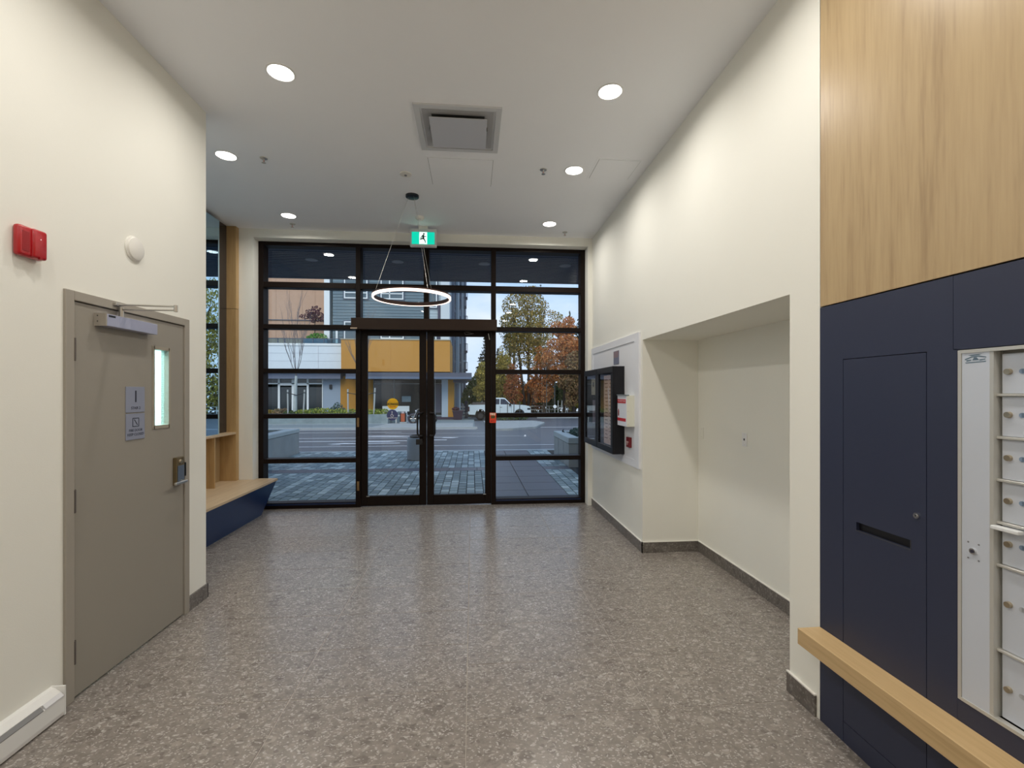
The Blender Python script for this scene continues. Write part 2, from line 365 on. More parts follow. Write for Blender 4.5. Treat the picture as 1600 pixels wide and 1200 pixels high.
# plaque air diffuser
t = thing('air_diffuser', 'square white supply air diffuser with a drop plaque in the ceiling', 'vent', (-0.115, 3.95, HC))
b = MB(); x0, x1, y0, y1 = -0.465, 0.235, 3.61, 4.29
for a, c_, z0, z1 in ((0.0, 0.045, -0.014, 0.0), (0.045, 0.062, -0.005, 0.0)):
    b.box(x0+a, x1-a, y0+a, y0+c_, HC+z0, HC+z1).box(x0+a, x1-a, y1-c_, y1-a, HC+z0, HC+z1).box(x0+a, x0+c_, y0+c_, y1-c_, HC+z0, HC+z1).box(x1-c_, x1-a, y0+c_, y1-c_, HC+z0, HC+z1)
dfm = mat('diffuser metal', (0.62, 0.63, 0.65), 0.35, spec=0.5)
obj('frame', b, dfm, t)
b = MB()   # sloping cone ring standing down from the ceiling
for k, (i0, z0, i1, z1) in enumerate(((0.062, -0.006, 0.135, -0.001), )):
    A = [(x0+i0, y0+i0), (x1-i0, y0+i0), (x1-i0, y1-i0), (x0+i0, y1-i0)]; B = [(x0+i1, y0+i1), (x1-i1, y0+i1), (x1-i1, y1-i1), (x0+i1, y1-i1)]
    for q in range(4): b.quad((*A[q], HC+z0), (*A[(q+1) % 4], HC+z0), (*B[(q+1) % 4], HC+z1), (*B[q], HC+z1))
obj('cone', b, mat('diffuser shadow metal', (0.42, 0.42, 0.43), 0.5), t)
obj('throat', MB().box(x0+0.135, x1-0.135, y0+0.135, y1-0.135, HC-0.003, HC-0.0005), mat('duct dark', (0.05, 0.05, 0.05), 0.8), t)
obj('plaque', MB().box(x0+0.115, x1-0.115, y0+0.115, y1-0.115, HC-0.042, HC-0.034, 0.002), mat('plaque metal', (0.56, 0.57, 0.62), 0.3), t)
for bxx in (-0.36, 0.11): obj('bracket', MB().box(bxx, bxx+0.02, 3.90, 3.92, HC-0.034, HC-0.001), steel_m, t)
# flush access hatches
def hatch(x0, x1, y0, y1, label):
    t = thing('access_hatch', label, 'access panel', ((x0+x1)/2, (y0+y1)/2, HC), 'flush ceiling access hatches')
    fr = MB()
    for a, c_ in ((0.0, 0.022),):
        fr.box(x0, x1, y0, y0+c_, HC-0.0025, HC).box(x0, x1, y1-c_, y1, HC-0.0025, HC).box(x0, x0+c_, y0+c_, y1-c_, HC-0.0025, HC).box(x1-c_, x1, y0+c_, y1-c_, HC-0.0025, HC)
    obj('frame', fr, ceil_m, t)
    obj('gap', MB().box(x0+0.022, x1-0.022, y0+0.022, y1-0.022, HC-0.0008, HC-0.0002), mat('hatch gap', (0.12, 0.12, 0.12), 0.9), t)
    obj('lid', MB().box(x0+0.025, x1-0.025, y0+0.025, y1-0.025, HC-0.004, HC-0.0008, 0.001, 1), ceil_m, t)
hatch(-0.45, 0.225, 4.42, 5.04, 'flush square access hatch in ceiling behind the air diffuser')
hatch(1.20, 1.66, 4.31, 4.75, 'flush square access hatch in ceiling beside the right wall')
# sprinklers
def sprinkler(x, y, label):
    t = thing('sprinkler_head', label, 'sprinkler', (x, y, HC), 'pendent ceiling sprinkler heads')
    obj('escutcheon', MB().lathe([(0.036, 0), (0.034, -0.005), (0.014, -0.007)], (x, y, HC), 20), steel_m, t, smooth=True)
    b = MB().cyl((x, y, HC-0.006), (x, y, HC-0.024), 0.009, 0.006, 10).cyl((x-0.011, y, HC-0.022), (x-0.003, y, HC-0.044), 0.0022, n=6).cyl((x+0.011, y, HC-0.022), (x+0.003, y, HC-0.044), 0.0022, n=6)
    obj('frame', b, steel_m, t)
    obj('deflector', MB().cyl((x, y, HC-0.044), (x, y, HC-0.047), 0.019, n=14), steel_m, t)
    obj('bulb', MB().cyl((x, y, HC-0.024), (x, y, HC-0.043), 0.003, n=8), mat('red glass bulb', (0.5, 0.02, 0.02), 0.2), t)
for x, y, l in ((-2.00, 4.595, 'small sprinkler head between the two left-hand downlights'), (0.717, 4.59, 'small sprinkler head left of the middle right-hand downlight'),
                (-2.40, 6.36, 'small sprinkler head in front of storefront at left'), (1.30, 6.36, 'small sprinkler head in front of storefront at right')):
    sprinkler(x, y, l)
# ceiling speaker and detector
t = thing('ceiling_speaker', 'low white round ceiling sensor with a dark centre near the diffuser', 'sensor', (-0.685, 4.80, HC))
obj('body', MB().lathe([(0.062, 0), (0.060, -0.008), (0.030, -0.014), (0.0001, -0.014)], (-0.685, 4.80, HC), 28), white_pl, t, smooth=True)
obj('eye', MB().lathe([(0.014, -0.013), (0.013, -0.022), (0.0001, -0.024)], (-0.685, 4.80, HC), 16), mat('grey plastic', (0.2, 0.2, 0.22), 0.4), t, smooth=True)
t = thing('smoke_detector', 'small white smoke detector between the pendant canopy and exit sign', 'smoke detector', (-0.672, 5.965, HC))
obj('body', MB().lathe([(0.055, 0), (0.055, -0.02), (0.045, -0.035), (0.03, -0.038), (0.0001, -0.038)], (-0.672, 5.965, HC), 24), white_pl, t, smooth=True)
obj('chamber', MB().lathe([(0.026, -0.037), (0.022, -0.052), (0.0001, -0.054)], (-0.672, 5.965, HC), 18), white_m, t, smooth=True)
# ring pendant
PCX, PCY, PCZ, PR = -0.685, 5.30, 2.735, 0.437
t = thing('ring_pendant', 'thin glowing ring pendant lamp hung on wires before the glass doors', 'pendant lamp', (PCX, PCY, PCZ))
obj('canopy', MB().lathe([(0.075, 0), (0.075, -0.022), (0.07, -0.026), (0.0001, -0.026)], (PCX, PCY+0.02, HC), 32), mat('blue black metal', (0.008, 0.014, 0.022), 0.4), t, smooth=True)
rm = mat('dark bronze ring', (0.035, 0.012, 0.008), 0.4, metal=0.4)
b = MB()
def ringband(b, ro, ri, z0, z1, n=96):
    v = [[b.b.verts.new((PCX+r*math.cos(2*math.pi*i/n), PCY+r*math.sin(2*math.pi*i/n), z)) for i in range(n)] for r, z in ((ro, z0), (ro, z1), (ri, z1), (ri, z0))]
    for k in range(4):
        for i in range(n): b.b.faces.new((v[k][i], v[k][(i+1) % n], v[(k+1) % 4][(i+1) % n], v[(k+1) % 4][i]))
    return b
obj('ring_body', ringband(ringband(b, PR-0.004, PR-0.020, PCZ-0.012, PCZ+0.03), PR+0.001, PR-0.006, PCZ+0.013, PCZ+0.03), rm, t)
obj('diffuser', ringband(ringband(MB(), PR+0.003, PR-0.006, PCZ-0.014, PCZ+0.012), PR+0.003, PR-0.016, PCZ-0.017, PCZ-0.012), mat('ring diffuser', (1, 1, 1), 0.4, emit=(1.0, 0.74, 0.62), es=1.7), t)
for a in (180, 60, -60):
    p = (PCX+(PR-0.012)*math.cos(R(a)), PCY+(PR-0.012)*math.sin(R(a)), PCZ+0.03)
    obj('wire', MB().cyl((PCX+0.045*math.cos(R(a)), PCY+0.02+0.045*math.sin(R(a)), HC-0.026), p, 0.0016, n=6), steel_m, t)
# exit sign
EX, EY = -0.662, 6.30
t = thing('exit_sign', 'green running man exit sign hanging from ceiling above the doors', 'exit sign', (EX, EY, HC))
obj('mount', MB().box(EX-0.06, EX+0.06, EY-0.02, EY+0.03, HC-0.045, HC, 0.003), white_pl, t)
obj('housing', MB().box(EX-0.178, EX+0.178, EY-0.03, EY+0.03, HC-0.283, HC-0.040, 0.01), mat('sign housing', (0.62, 0.62, 0.62), 0.4), t)
obj('green_panel', MB().box(EX-0.152, EX+0.152, EY-0.034, EY-0.029, HC-0.252, HC-0.088), mat('exit green', (0.0, 0.3, 0.2), 0.3, emit=(0.0, 0.56, 0.38), es=0.9), t)
obj('white_panel', MB().box(EX-0.052, EX+0.052, EY-0.037, EY-0.033, HC-0.250, HC-0.090), mat('exit white', (0.8, 0.8, 0.8), 0.3, emit=(0.8, 1.0, 0.95), es=1.0), t)
b = MB(); zc = HC-0.17; yb, yf = EY-0.0405, EY-0.0365
def limb(b, p, q, r):
    p, q = Vector(p), Vector(q); d = (q-p).normalized(); n = Vector((-d.y, d.x))*r; e_ = d*r*0.6
    b.prism([tuple(p-e_+n), tuple(q+e_+n), tuple(q+e_-n), tuple(p-e_-n)], 'Y', yb, yf)
for p, q, r in (((0.000, 0.035), (0.004, -0.005), 0.0125), ((0.004, -0.005), (-0.020, -0.012), 0.0085), ((-0.020, -0.012), (-0.040, -0.020), 0.0065), ((0.004, -0.008), (0.022, -0.030), 0.008), ((0.022, -0.030), (0.032, -0.062), 0.006),
                ((-0.002, 0.030), (-0.022, 0.018), 0.0055), ((-0.022, 0.018), (-0.030, -0.002), 0.0045), ((0.004, 0.032), (0.026, 0.018), 0.0055), ((0.026, 0.018), (0.040, 0.022), 0.0045)):
    limb(b, (EX+p[0], zc+p[1]), (EX+q[0], zc+q[1]), r)
b.cyl((EX+0.010, yb, zc+0.056), (EX+0.010, yf, zc+0.056), 0.012, n=16)
obj('running_man', b, mat('exit figure', (0.0, 0.12, 0.09), 0.5), t)

# ================================================================== LEFT WALL THINGS
d3 = thing('door_3', 'painted grey steel fire door numbered 1 in the left wall', 'door', (XL, 3.12, 0), kind='structure')
fm = mat('door frame paint', (0.34, 0.31, 0.265), 0.5, spec=0.4, var=0.02)
b = MB().box(XL-0.15, XL+0.014, 2.596, 2.650, 0, 2.201, 0.003).box(XL-0.15, XL+0.014, 3.598, 3.652, 0, 2.201, 0.003).box(XL-0.15, XL+0.014, 2.650, 3.598, 2.150, 2.201, 0.003)
obj('door_frame', b, fm, d3)
obj('stop', MB().box(XL-0.09, XL-0.05, 2.650, 2.665, 0, 2.15).box(XL-0.09, XL-0.05, 3.583, 3.598, 0, 2.15).box(XL-0.09, XL-0.05, 2.665, 3.583, 2.135, 2.15), fm, d3)
wy0, wy1, wz0, wz1 = 3.275, 3.435, 1.42, 1.955
b = MB()
for q in ((2.654, wy0, 0.012, 2.144), (wy1, 3.594, 0.012, 2.144), (wy0, wy1, 0.012, wz0), (wy0, wy1, wz1, 2.144)): b.box(XL-0.045, XL+0.002, q[0], q[1], q[2], q[3])
leaf = obj('door_leaf', b, door_m, d3)
b = MB(); k = 0.018
b.box(XL-0.045, XL+0.006, wy0-0.012, wy0+k*0.5, wz0-0.012, wz1+0.012).box(XL-0.045, XL+0.006, wy1-k*0.5, wy1+0.012, wz0-0.012, wz1+0.012).box(XL-0.045, XL+0.006, wy0, wy1, wz0-0.012, wz0+k*0.5).box(XL-0.045, XL+0.006, wy0, wy1, wz1-k*0.5, wz1+0.012)
obj('vision_frame', b, mat('vision frame paint', (0.34, 0.30, 0.235), 0.45), leaf)
obj('glass_pane', MB().box(XL-0.028, XL-0.022, wy0+0.008, wy1-0.008, wz0+0.008, wz1-0.008), glass('wired glass', (0.82, 0.95, 0.96)), leaf)
b = MB(); y = wy0+0.02
while y < wy1-0.01: b.box(XL-0.0257, XL-0.0245, y, y+0.0008, wz0+0.01, wz1-0.01); y += 0.0125
z = wz0+0.02
while z < wz1-0.01: b.box(XL-0.0257, XL-0.0245, wy0+0.01, wy1-0.01, z, z+0.0008); z += 0.0125
obj('wire_mesh', b, steel_m, leaf)['kind'] = 'stuff'
for z in (0.255, 1.068, 1.886):
    h = obj('hinge', MB().box(XL+0.002, XL+0.006, 2.640, 2.668, z-0.062, z+0.062).cyl((XL+0.010, 2.652, z-0.062), (XL+0.010, 2.652, z+0.062), 0.0075, n=12), dsteel_m, d3)
# closer
cl = obj('closer', MB().box(XL+0.002, XL+0.062, 2.800, 3.225, 2.035, 2.105, 0.003), mat('closer lilac grey', (0.50, 0.50, 0.62), 0.3, metal=0.5), d3)
obj('end_cap', MB().box(XL+0.002, XL+0.0635, 2.792, 2.802, 2.034, 2.106), fm, cl)
obj('screw', MB().cyl((XL+0.02, 2.790, 2.092), (XL+0.02, 2.792, 2.092), 0.003, n=8).cyl((XL+0.02, 2.790, 2.060), (XL+0.02, 2.792, 2.060), 0.003, n=8), black_m, cl)
obj('badge', MB().box(XL+0.062, XL+0.0635, 2.815, 2.865, 2.088, 2.099), black_m, cl)
obj('spindle', MB().cyl((XL+0.03, 2.955, 2.105), (XL+0.03, 2.955, 2.165), 0.013, n=14), steel_m, cl)
obj('closer_arm', MB().box(XL+0.02, XL+0.345, 2.946, 2.964, 2.150, 2.158, 0.002).cyl((XL+0.34, 2.955, 2.145), (XL+0.34, 2.955, 2.185), 0.011, n=12).cyl((XL+0.34, 2.955, 2.178), (XL+0.02, 2.935, 2.180), 0.006, n=8).box(XL-0.0, XL+0.034, 2.91, 2.96, 2.172, 2.190, 0.003), steel_m, d3)
# lever lock
lk = obj('lock_plate', MB().box(XL+0.002, XL+0.030, 3.475, 3.560, 0.985, 1.185, 0.004), mat('lock bronze', (0.20, 0.15, 0.08), 0.35, metal=0.6), d3)
obj('reader', MB().box(XL+0.030, XL+0.036, 3.482, 3.553, 1.005, 1.125, 0.003), mat('lock blue grey', (0.10, 0.13, 0.18), 0.3), lk)
obj('cylinder', MB().cyl((XL+0.03, 3.515, 1.155), (XL+0.042, 3.515, 1.155), 0.016, 0.013, 18), gold_m, lk)
obj('lever', MB().cyl((XL+0.03, 3.515, 1.010), (XL+0.068, 3.515, 1.010), 0.012, n=12).box(XL+0.058, XL+0.075, 3.395, 3.53, 1.000, 1.020, 0.005), steel_m, lk)
obj('strike_plate', MB().box(XL+0.012, XL+0.018, 3.594, 3.604, 1.035, 1.135), black_m, d3)
# sign plates on the door
sg_m = mat('lilac grey sign plate', (0.26, 0.28, 0.36), 0.4); ink = mat('sign ink', (0.012, 0.015, 0.03), 0.5)
p1 = obj('sign_plate', MB().box(XL+0.002, XL+0.007, 3.025, 3.188, 1.528, 1.690, 0.001, 1), sg_m, d3); p1['label'] = 'lilac grey plate reading 1 STAIR 2'
p2 = obj('sign_plate', MB().box(XL+0.002, XL+0.007, 3.025, 3.188, 1.356, 1.520, 0.001, 1), sg_m, d3); p2['label'] = 'lilac grey plate reading FIRE DOOR KEEP CLOSED'
text('1', 'lettering', 0.105, (XL+0.0072, 3.107, 1.625), ROT_L, ink, p1, bold=0.0005)
text('STAIR 2', 'lettering', 0.024, (XL+0.0072, 3.107, 1.555), ROT_L, ink, p1)
b = MB(); yc, zc = 3.107, 1.465; q = 0.028
for a in ((yc-q, yc+q, zc+q-0.004, zc+q), (yc-q, yc+q, zc-q, zc-q+0.004), (yc-q, yc-q+0.004, zc-q, zc+q), (yc+q-0.004, yc+q, zc-q, zc+q)): b.box(XL+0.007, XL+0.008, *a)
b.prism([(yc-q+0.012, zc+q-0.010), (yc-q+0.018, zc+q-0.010), (yc+q-0.010, zc-q+0.010), (yc+q-0.016, zc-q+0.010)], 'X', XL+0.007, XL+0.008)
obj('pictogram', b, ink, p2)
text('FIRE DOOR', 'lettering', 0.023, (XL+0.0072, 3.107, 1.414), ROT_L, ink, p2)
text('KEEP CLOSED', 'lettering', 0.023, (XL+0.0072, 3.107, 1.388), ROT_L, ink, p2)
# alarm horn
t = thing('fire_alarm_horn', 'red square fire alarm horn high on left wall', 'fire alarm', (XL, 2.392, 2.305))
obj('back_box', MB().box(XL, XL+0.034, 2.325, 2.458, 2.300, 2.446, 0.014, 3), red_m, t, smooth=True)
obj('cover', MB().box(XL+0.02, XL+0.047, 2.384, 2.457, 2.302, 2.444, 0.012, 3), red_m, t, smooth=True)
obj('grille', MB().box(XL+0.033, XL+0.0355, 2.340, 2.375, 2.325, 2.42, 0.001, 1), mat('deep red', (0.30, 0.003, 0.006), 0.4), t)
obj('latch', MB().box(XL+0.040, XL+0.049, 2.412, 2.424, 2.300, 2.312), mat('deep red', (0.3, 0, 0)), t)
t = thing('wall_chime', 'round white disc cover high on left wall above the grey door', 'wall speaker', (XL, 3.10, 2.565))
obj('base', MB().lathe([(0.078, 0), (0.078, 0.006), (0.072, 0.010)], (XL, 3.10, 2.565), 36, 'X'), white_pl, t, smooth=True)
obj('dome', MB().lathe([(0.071, 0.008), (0.068, 0.018), (0.052, 0.024), (0.0001, 0.026)], (XL, 3.10, 2.565), 36, 'X'), white_pl, t, smooth=True)
# electric baseboard heater
t = thing('baseboard_heater', 'white electric baseboard heater low on the left wall', 'heater', (XL, 1.9, 0))
hy0, hy1 = 1.25, 2.53
obj('casing', MB().prism([(XL, 0.01), (XL+0.062, 0.01), (XL+0.066, 0.03), (XL+0.066, 0.105), (XL+0.050, 0.112), (XL+0.050, 0.128), (XL+0.020, 0.15), (XL, 0.155)], 'Y', hy0, hy1), mat('heater white', (0.80, 0.80, 0.78), 0.35), t)
obj('end_plate', MB().box(XL, XL+0.068, hy1-0.006, hy1+0.002, 0.008, 0.158, 0.002), mat('heater white', (0.8, 0.8, 0.78)), t)
obj('outlet_slot', MB().prism([(XL+0.0505, 0.113), (XL+0.0665, 0.106), (XL+0.067, 0.110), (XL+0.052, 0.127)], 'Y', hy0+0.05, hy1-0.12), mat('slot grey', (0.22, 0.22, 0.22), 0.6), t)
obj('louvre', MB().prism([(XL+0.051, 0.113), (XL+0.068, 0.106), (XL+0.068, 0.112), (XL+0.053, 0.130)], 'Y', hy1-0.11, hy1-0.01), mat('louvre white', (0.70, 0.70, 0.72), 0.3), t)

# ================================================================== BENCH RECESS
t = thing('window_bench', 'built-in oak topped bench with slanted navy front under the mirror', 'bench', (-3.05, 5.3, 0))
b = MB(); y0 = 3.905
V = [(-2.83, y0, 0), (-2.83, 6.43, 0), (-3.40, 6.43, 0), (-3.40, y0, 0), (-2.725, y0, 0.425), (-2.725, 6.655, 0.425), (-3.40, 6.655, 0.425), (-3.40, y0, 0.425)]
vs = [b.b.verts.new(p) for p in V]
for f in ((0, 1, 2, 3), (4, 5, 6, 7), (0, 1, 5, 4), (1, 2, 6, 5), (2, 3, 7, 6), (3, 0, 4, 7)): b.b.faces.new([vs[i] for i in f])
obj('bench_front', b, bench_navy, t)
b = MB(); b.box(-3.40, -2.712, y0, 6.573, 0.425, 0.455, 0.002, 1).box(-2.995, -2.712, 6.573, 6.66, 0.425, 0.455)
obj('seat_board', b, wood('bench oak', (0.66, 0.50, 0.32), (0.52, 0.37, 0.22), 'Y', 0.4), t)
obj('back_board', MB().box(-3.42, -3.40, y0, 6.50, 0.455, 1.09), oak_m, t)
for y in (4.25, 5.12, 6.00): obj('divider', MB().box(-3.40, -3.20, y, y+0.019, 0.455, 1.09), oakd_m, t)
obj('ledge', MB().box(-3.42, -3.19, y0, 6.50, 1.09, 1.116, 0.001, 1), wood('ledge oak', (0.66, 0.50, 0.32), (0.52, 0.37, 0.22), 'Y', 0.4), t)
t = thing('wall_mirror', 'tall tinted mirror above the oak ledge reflecting the storefront', 'mirror', (-3.38, 5.1, 1.116))
obj('mirror_glass', MB().box(-3.242, -3.236, y0, 6.178, 1.118, 3.858), mat('mirror silver', (0.48, 0.70, 0.86), 0.0, metal=1.0), t)
obj('backing', MB().box(-3.435, -3.243, y0, 6.176, 1.118, 3.855), mat('dark backing', (0.05, 0.05, 0.05), 0.8), t)
t = thing('dark_end_panel', 'narrow charcoal gloss panel between the mirror and oak post', 'wall panel', (-3.36, 6.34, 1.116))
obj('panel_face', MB().box(-3.435, -3.312, 6.185, 6.498, 1.118, 3.905), mat('charcoal gloss', (0.045, 0.040, 0.038), 0.12, spec=0.6), t)
t = thing('oak_post', 'full height oak veneered post at the end of the bench recess', 'post', (-3.3, 6.54, 0.455))
for z0, z1 in ((0.456, 2.785), (2.79, 3.905)):
    obj('veneer_panel', MB().box(-3.438, -3.19, 6.50, 6.576, z0, z1, 0.001, 1), oakd_m, t)

# ================================================================== STOREFRONT
SY0, SY1 = 6.74, 6.90          # frame depth
GY = 6.88                      # glass plane
def bar(b, x0, x1, z0, z1, y0=SY0, y1=SY1): b.box(x0, x1, y0, y1, z0, z1, 0.003, 1)
ZT = [(0.647, 0.711), (1.284, 1.346), (1.928, 1.992), (2.556, 2.620), (3.143, 3.222)]
def sidelite(name, x0, x1, label):
    t = thing(name, label, 'window', ((x0+x1)/2, 6.82, 0), kind='structure')
    for a, c_ in ((x0, x0+0.068), (x1-0.068, x1)):
        b = MB(); bar(b, a, c_, 0.0, 3.79); obj('mullion', b, frame_m, t)
    b = MB(); bar(b, x0+0.068, x1-0.068, 3.735, 3.79); obj('head_rail', b, frame_m, t)
    b = MB(); bar(b, x0+0.068, x1-0.068, 0.0, 0.085); obj('sill_rail', b, frame_m, t)
    obj('threshold_strip', MB().box(x0+0.068, x1-0.068, SY0-0.006, SY0, 0.05, 0.075), mat('blue black trim', (0.01, 0.02, 0.06), 0.25), t)
    zs = [0.085]
    for z0, z1 in ZT:
        b = MB(); bar(b, x0+0.068, x1-0.068, z0, z1); obj('transom', b, frame_m, t); zs += [z0, z1]
    zs.append(3.735)
    for i in range(0, len(zs), 2):
        obj('glass_pane', MB().box(x0+0.06, x1-0.06, GY-0.003, GY+0.003, zs[i]-0.008, zs[i+1]+0.008), glass_m, t)
sidelite('window_1', -3.008, -1.602, 'six-pane dark framed storefront window left of the doors')
sidelite('window_3', 0.279, 1.685, 'six-pane dark framed storefront window right of the doors')
t = thing('window_2', 'dark framed transom lights and header above the double doors', 'window', (-0.66, 6.82, 2.55), kind='structure')
b = MB(); bar(b, -1.602, 0.279, 3.735, 3.79); obj('head_rail', b, frame_m, t)
b = MB(); bar(b, -1.602, 0.279, 3.143, 3.222); obj('transom', b, frame_m, t)
b = MB(); bar(b, -0.705, -0.632, 2.71, 3.143); bar(b, -0.705, -0.632, 3.222, 3.735); obj('mullion', b, frame_m, t)
obj('operator_header', MB().box(-1.70, 0.355, 6.60, 6.90, 2.545, 2.705, 0.004), mat('bronze header', (0.024, 0.011, 0.005), 0.45, spec=0.25), t)
for x0, x1 in ((-1.61, -0.70), (-0.637, 0.285)):
    for z0, z1 in ((2.70, 3.15), (3.215, 3.74)):
        obj('glass_pane', MB().box(x0, x1, GY-0.003, GY+0.003, z0, z1), glass_m, t)
obj('cover_cap', MB().box(-1.705, -1.615, 6.590, 6.605, 2.550, 2.566), mat('pale cap', (0.55, 0.42, 0.30), 0.5), t)
def glass_door(name, x0, x1, side, label):
    """side = +1: meeting stile on the right"""
    t = thing(name, label, 'door', ((x0+x1)/2, 6.80, 0), kind='structure')
    ya, yb = 6.76, 6.82; wm = 0.10; wo = 0.088
    a, c_ = (wo, wm) if side > 0 else (wm, wo)
    for s0, s1 in ((x0, x0+a), (x1-c_, x1)):
        b = MB(); b.box(s0, s1, ya, yb, 0.012, 2.545, 0.004, 1); obj('stile', b, frame_m, t)
    obj('top_rail', MB().box(x0+a, x1-c_, ya, yb, 2.475, 2.545, 0.004, 1), frame_m, t)
    obj('bottom_rail', MB().box(x0+a, x1-c_, ya, yb, 0.012, 0.155, 0.004, 1), frame_m, t)
    obj('glass_pane', MB().box(x0+a-0.005, x1-c_+0.005, 6.787, 6.793, 0.15, 2.48), glass_m, t)
    hx = (x1-c_*0.35) if side > 0 else (x0+a*0.35); hx2 = hx-0.085*side; ym = ya-0.055
    pts = [(hx, ya+0.01, 1.360), (hx, ym, 1.360)] ; pts = [(hx-0.012*side, ya+0.01, 1.352), (hx-0.020*side, ym, 1.358), (hx2+0.015*side, ym-0.006, 1.352), (hx2, ym-0.006, 1.318), (hx2, ym-0.006, 1.065), (hx2+0.015*side, ym-0.006, 1.030), (hx-0.020*side, ym, 1.024), (hx-0.012*side, ya+0.01, 1.030)]
    b = MB()
    for i in range(len(pts)-1): b.cyl(pts[i], pts[i+1], 0.0125, n=12)
    for p in pts[1:-1]: bmesh.ops.create_icosphere(b.b, subdivisions=2, radius=0.0128, matrix=Matrix.Translation(p))
    obj('pull_handle', b, mat('black handle', (0.012, 0.011, 0.012), 0.3, metal=0.3), t, smooth=True)
    return t
dl_ = glass_door('door_1', -1.598, -0.669, 1, 'left leaf of the dark framed glass double doors')
dr_ = glass_door('door_2', -0.661, 0.275, -1, 'right leaf of the dark framed glass double doors')
for z in (1.225, 0.31):
    o = obj('hinge', MB().box(-1.650, -1.618, 6.728, 6.742, z-0.065, z+0.065, 0.002).cyl((-1.632, 6.726, z-0.065), (-1.632, 6.726, z+0.065), 0.010, n=12), mat('brass hinge', (0.32, 0.20, 0.09), 0.4, metal=0.6), dl_)
obj('lock_case', MB().box(-0.815, -0.72, 6.730, 6.765, 0.895, 0.975, 0.002), black_m, dl_)
for x, d in ((-1.500, dl_), (0.18, dr_)): obj('setting_block', MB().box(x-0.02, x+0.02, 6.752, 6.762, 0.148, 0.158), steel_m, d)
obj('limit_arm', MB().cyl((0.235, 6.742, 2.52), (0.252, 6.742, 2.43), 0.006, n=8), steel_m, dr_)
obj('operator_arm', MB().tube([(-0.12, 6.735, 2.535), (-0.10, 6.73, 2.50), (-0.0, 6.735, 2.51)], 0.006).tube([(-0.10, 6.735, 2.54), (0.02, 6.735, 2.515)], 0.007), dsteel_m, dr_)
# stickers on left door glass
sx, sz, sy = -1.154, 1.487, 6.786
st1 = obj('caution_sticker', MB().cyl((sx, sy-0.001, sz), (sx, sy+0.0008, sz), 0.082, n=40), mat('sticker yellow', (0.86, 0.52, 0.01), 0.45), dl_); st1['label'] = 'round yellow AUTOMATIC CAUTION DOOR sticker'
obj('caution_band', MB().box(sx-0.092, sx+0.092, sy-0.0022, sy-0.001, sz-0.020, sz+0.016), mat('sticker dark', (0.05, 0.03, 0.005), 0.5), st1)
text('CAUTION', 'lettering', 0.036, (sx, sy-0.0024, sz-0.002), ROT_F, mat('sticker yellow', (0.8, 0.5, 0)), st1, ext=0.0002)
text('AUTOMATIC', 'lettering', 0.023, (sx, sy-0.0014, sz+0.036), ROT_F, mat('sticker red', (0.5, 0.06, 0.01), 0.5), st1, ext=0.0002)
text('DOOR', 'lettering', 0.030, (sx, sy-0.0014, sz-0.042), ROT_F, mat('sticker red', (0.5, 0.06, 0.01), 0.5), st1, ext=0.0002, bold=0.001)
s2z = sz-0.163
st2 = obj('access_sticker', MB().cyl((sx-0.006, sy-0.001, s2z), (sx-0.006, sy+0.0008, s2z), 0.080, n=40), mat('sticker blue', (0.060, 0.075, 0.20), 0.5), dl_); st2['label'] = 'round dark blue wheelchair access sticker'
wht = mat('sticker white', (0.70, 0.72, 0.78), 0.5)
b = MB(); cx_ = sx-0.006
b.cyl((cx_-0.004, sy-0.0022, s2z+0.045), (cx_-0.004, sy-0.001, s2z+0.045), 0.008, n=14)
b.box(cx_-0.008, cx_, sy-0.0022, sy-0.001, s2z-0.002, s2z+0.036)
b.box(cx_-0.004, cx_+0.014, sy-0.0022, sy-0.001, s2z-0.002, s2z+0.005).box(cx_+0.010, cx_+0.017, sy-0.0022, sy-0.001, s2z-0.022, s2z+0.003)
n = 24
for i in range(n):
    a0, a1 = R(95)+2*math.pi*0.72*i/n, R(95)+2*math.pi*0.72*(i+1)/n
    b.prism([(cx_-0.002+0.024*math.cos(a0), s2z-0.006+0.024*math.sin(a0)), (cx_-0.002+0.024*math.cos(a1), s2z-0.006+0.024*math.sin(a1)), (cx_-0.002+0.018*math.cos(a1), s2z-0.006+0.018*math.sin(a1)), (cx_-0.002+0.018*math.cos(a0), s2z-0.006+0.018*math.sin(a0))], 'Y', sy-0.0022, sy-0.001)
obj('wheelchair_symbol', b, wht, st2)
text('AUTOMATIC DOOR', 'lettering', 0.0165, (cx_, sy-0.0012, s2z-0.042), ROT_F, wht, st2, ext=0.0002, bold=0.0008)
# FIRE sign on right mullion
t = thing('fire_sign', 'small red FIRE instruction plate on the mullion beside the doors', 'sign', (0.292, 6.735, 1.205))
obj('plate', MB().box(0.252, 0.350, 6.732, 6.7395, 1.205, 1.355, 0.002, 1), mat('fire sign red', (0.80, 0.06, 0.02), 0.5), t)
text('FIRE', 'lettering', 0.044, (0.300, 6.7318, 1.332), ROT_F, mat('cream ink', (0.9, 0.75, 0.6), 0.5), t, ext=0.0003, bold=0.0022)
obj('pull_picture', MB().box(0.272, 0.332, 6.730, 6.732, 1.272, 1.312), mat('olive print', (0.16, 0.12, 0.03), 0.5), t)
obj('pull_bar', MB().box(0.274, 0.330, 6.728, 6.731, 1.286, 1.293), black_m, t)
obj('arrow_print', MB().prism([(0.268, 1.240), (0.30, 1.238), (0.336, 1.252), (0.30, 1.228), (0.268, 1.225)], 'Y', 6.7305, 6.732), mat('deep red print', (0.45, 0.01, 0.01), 0.5), t)

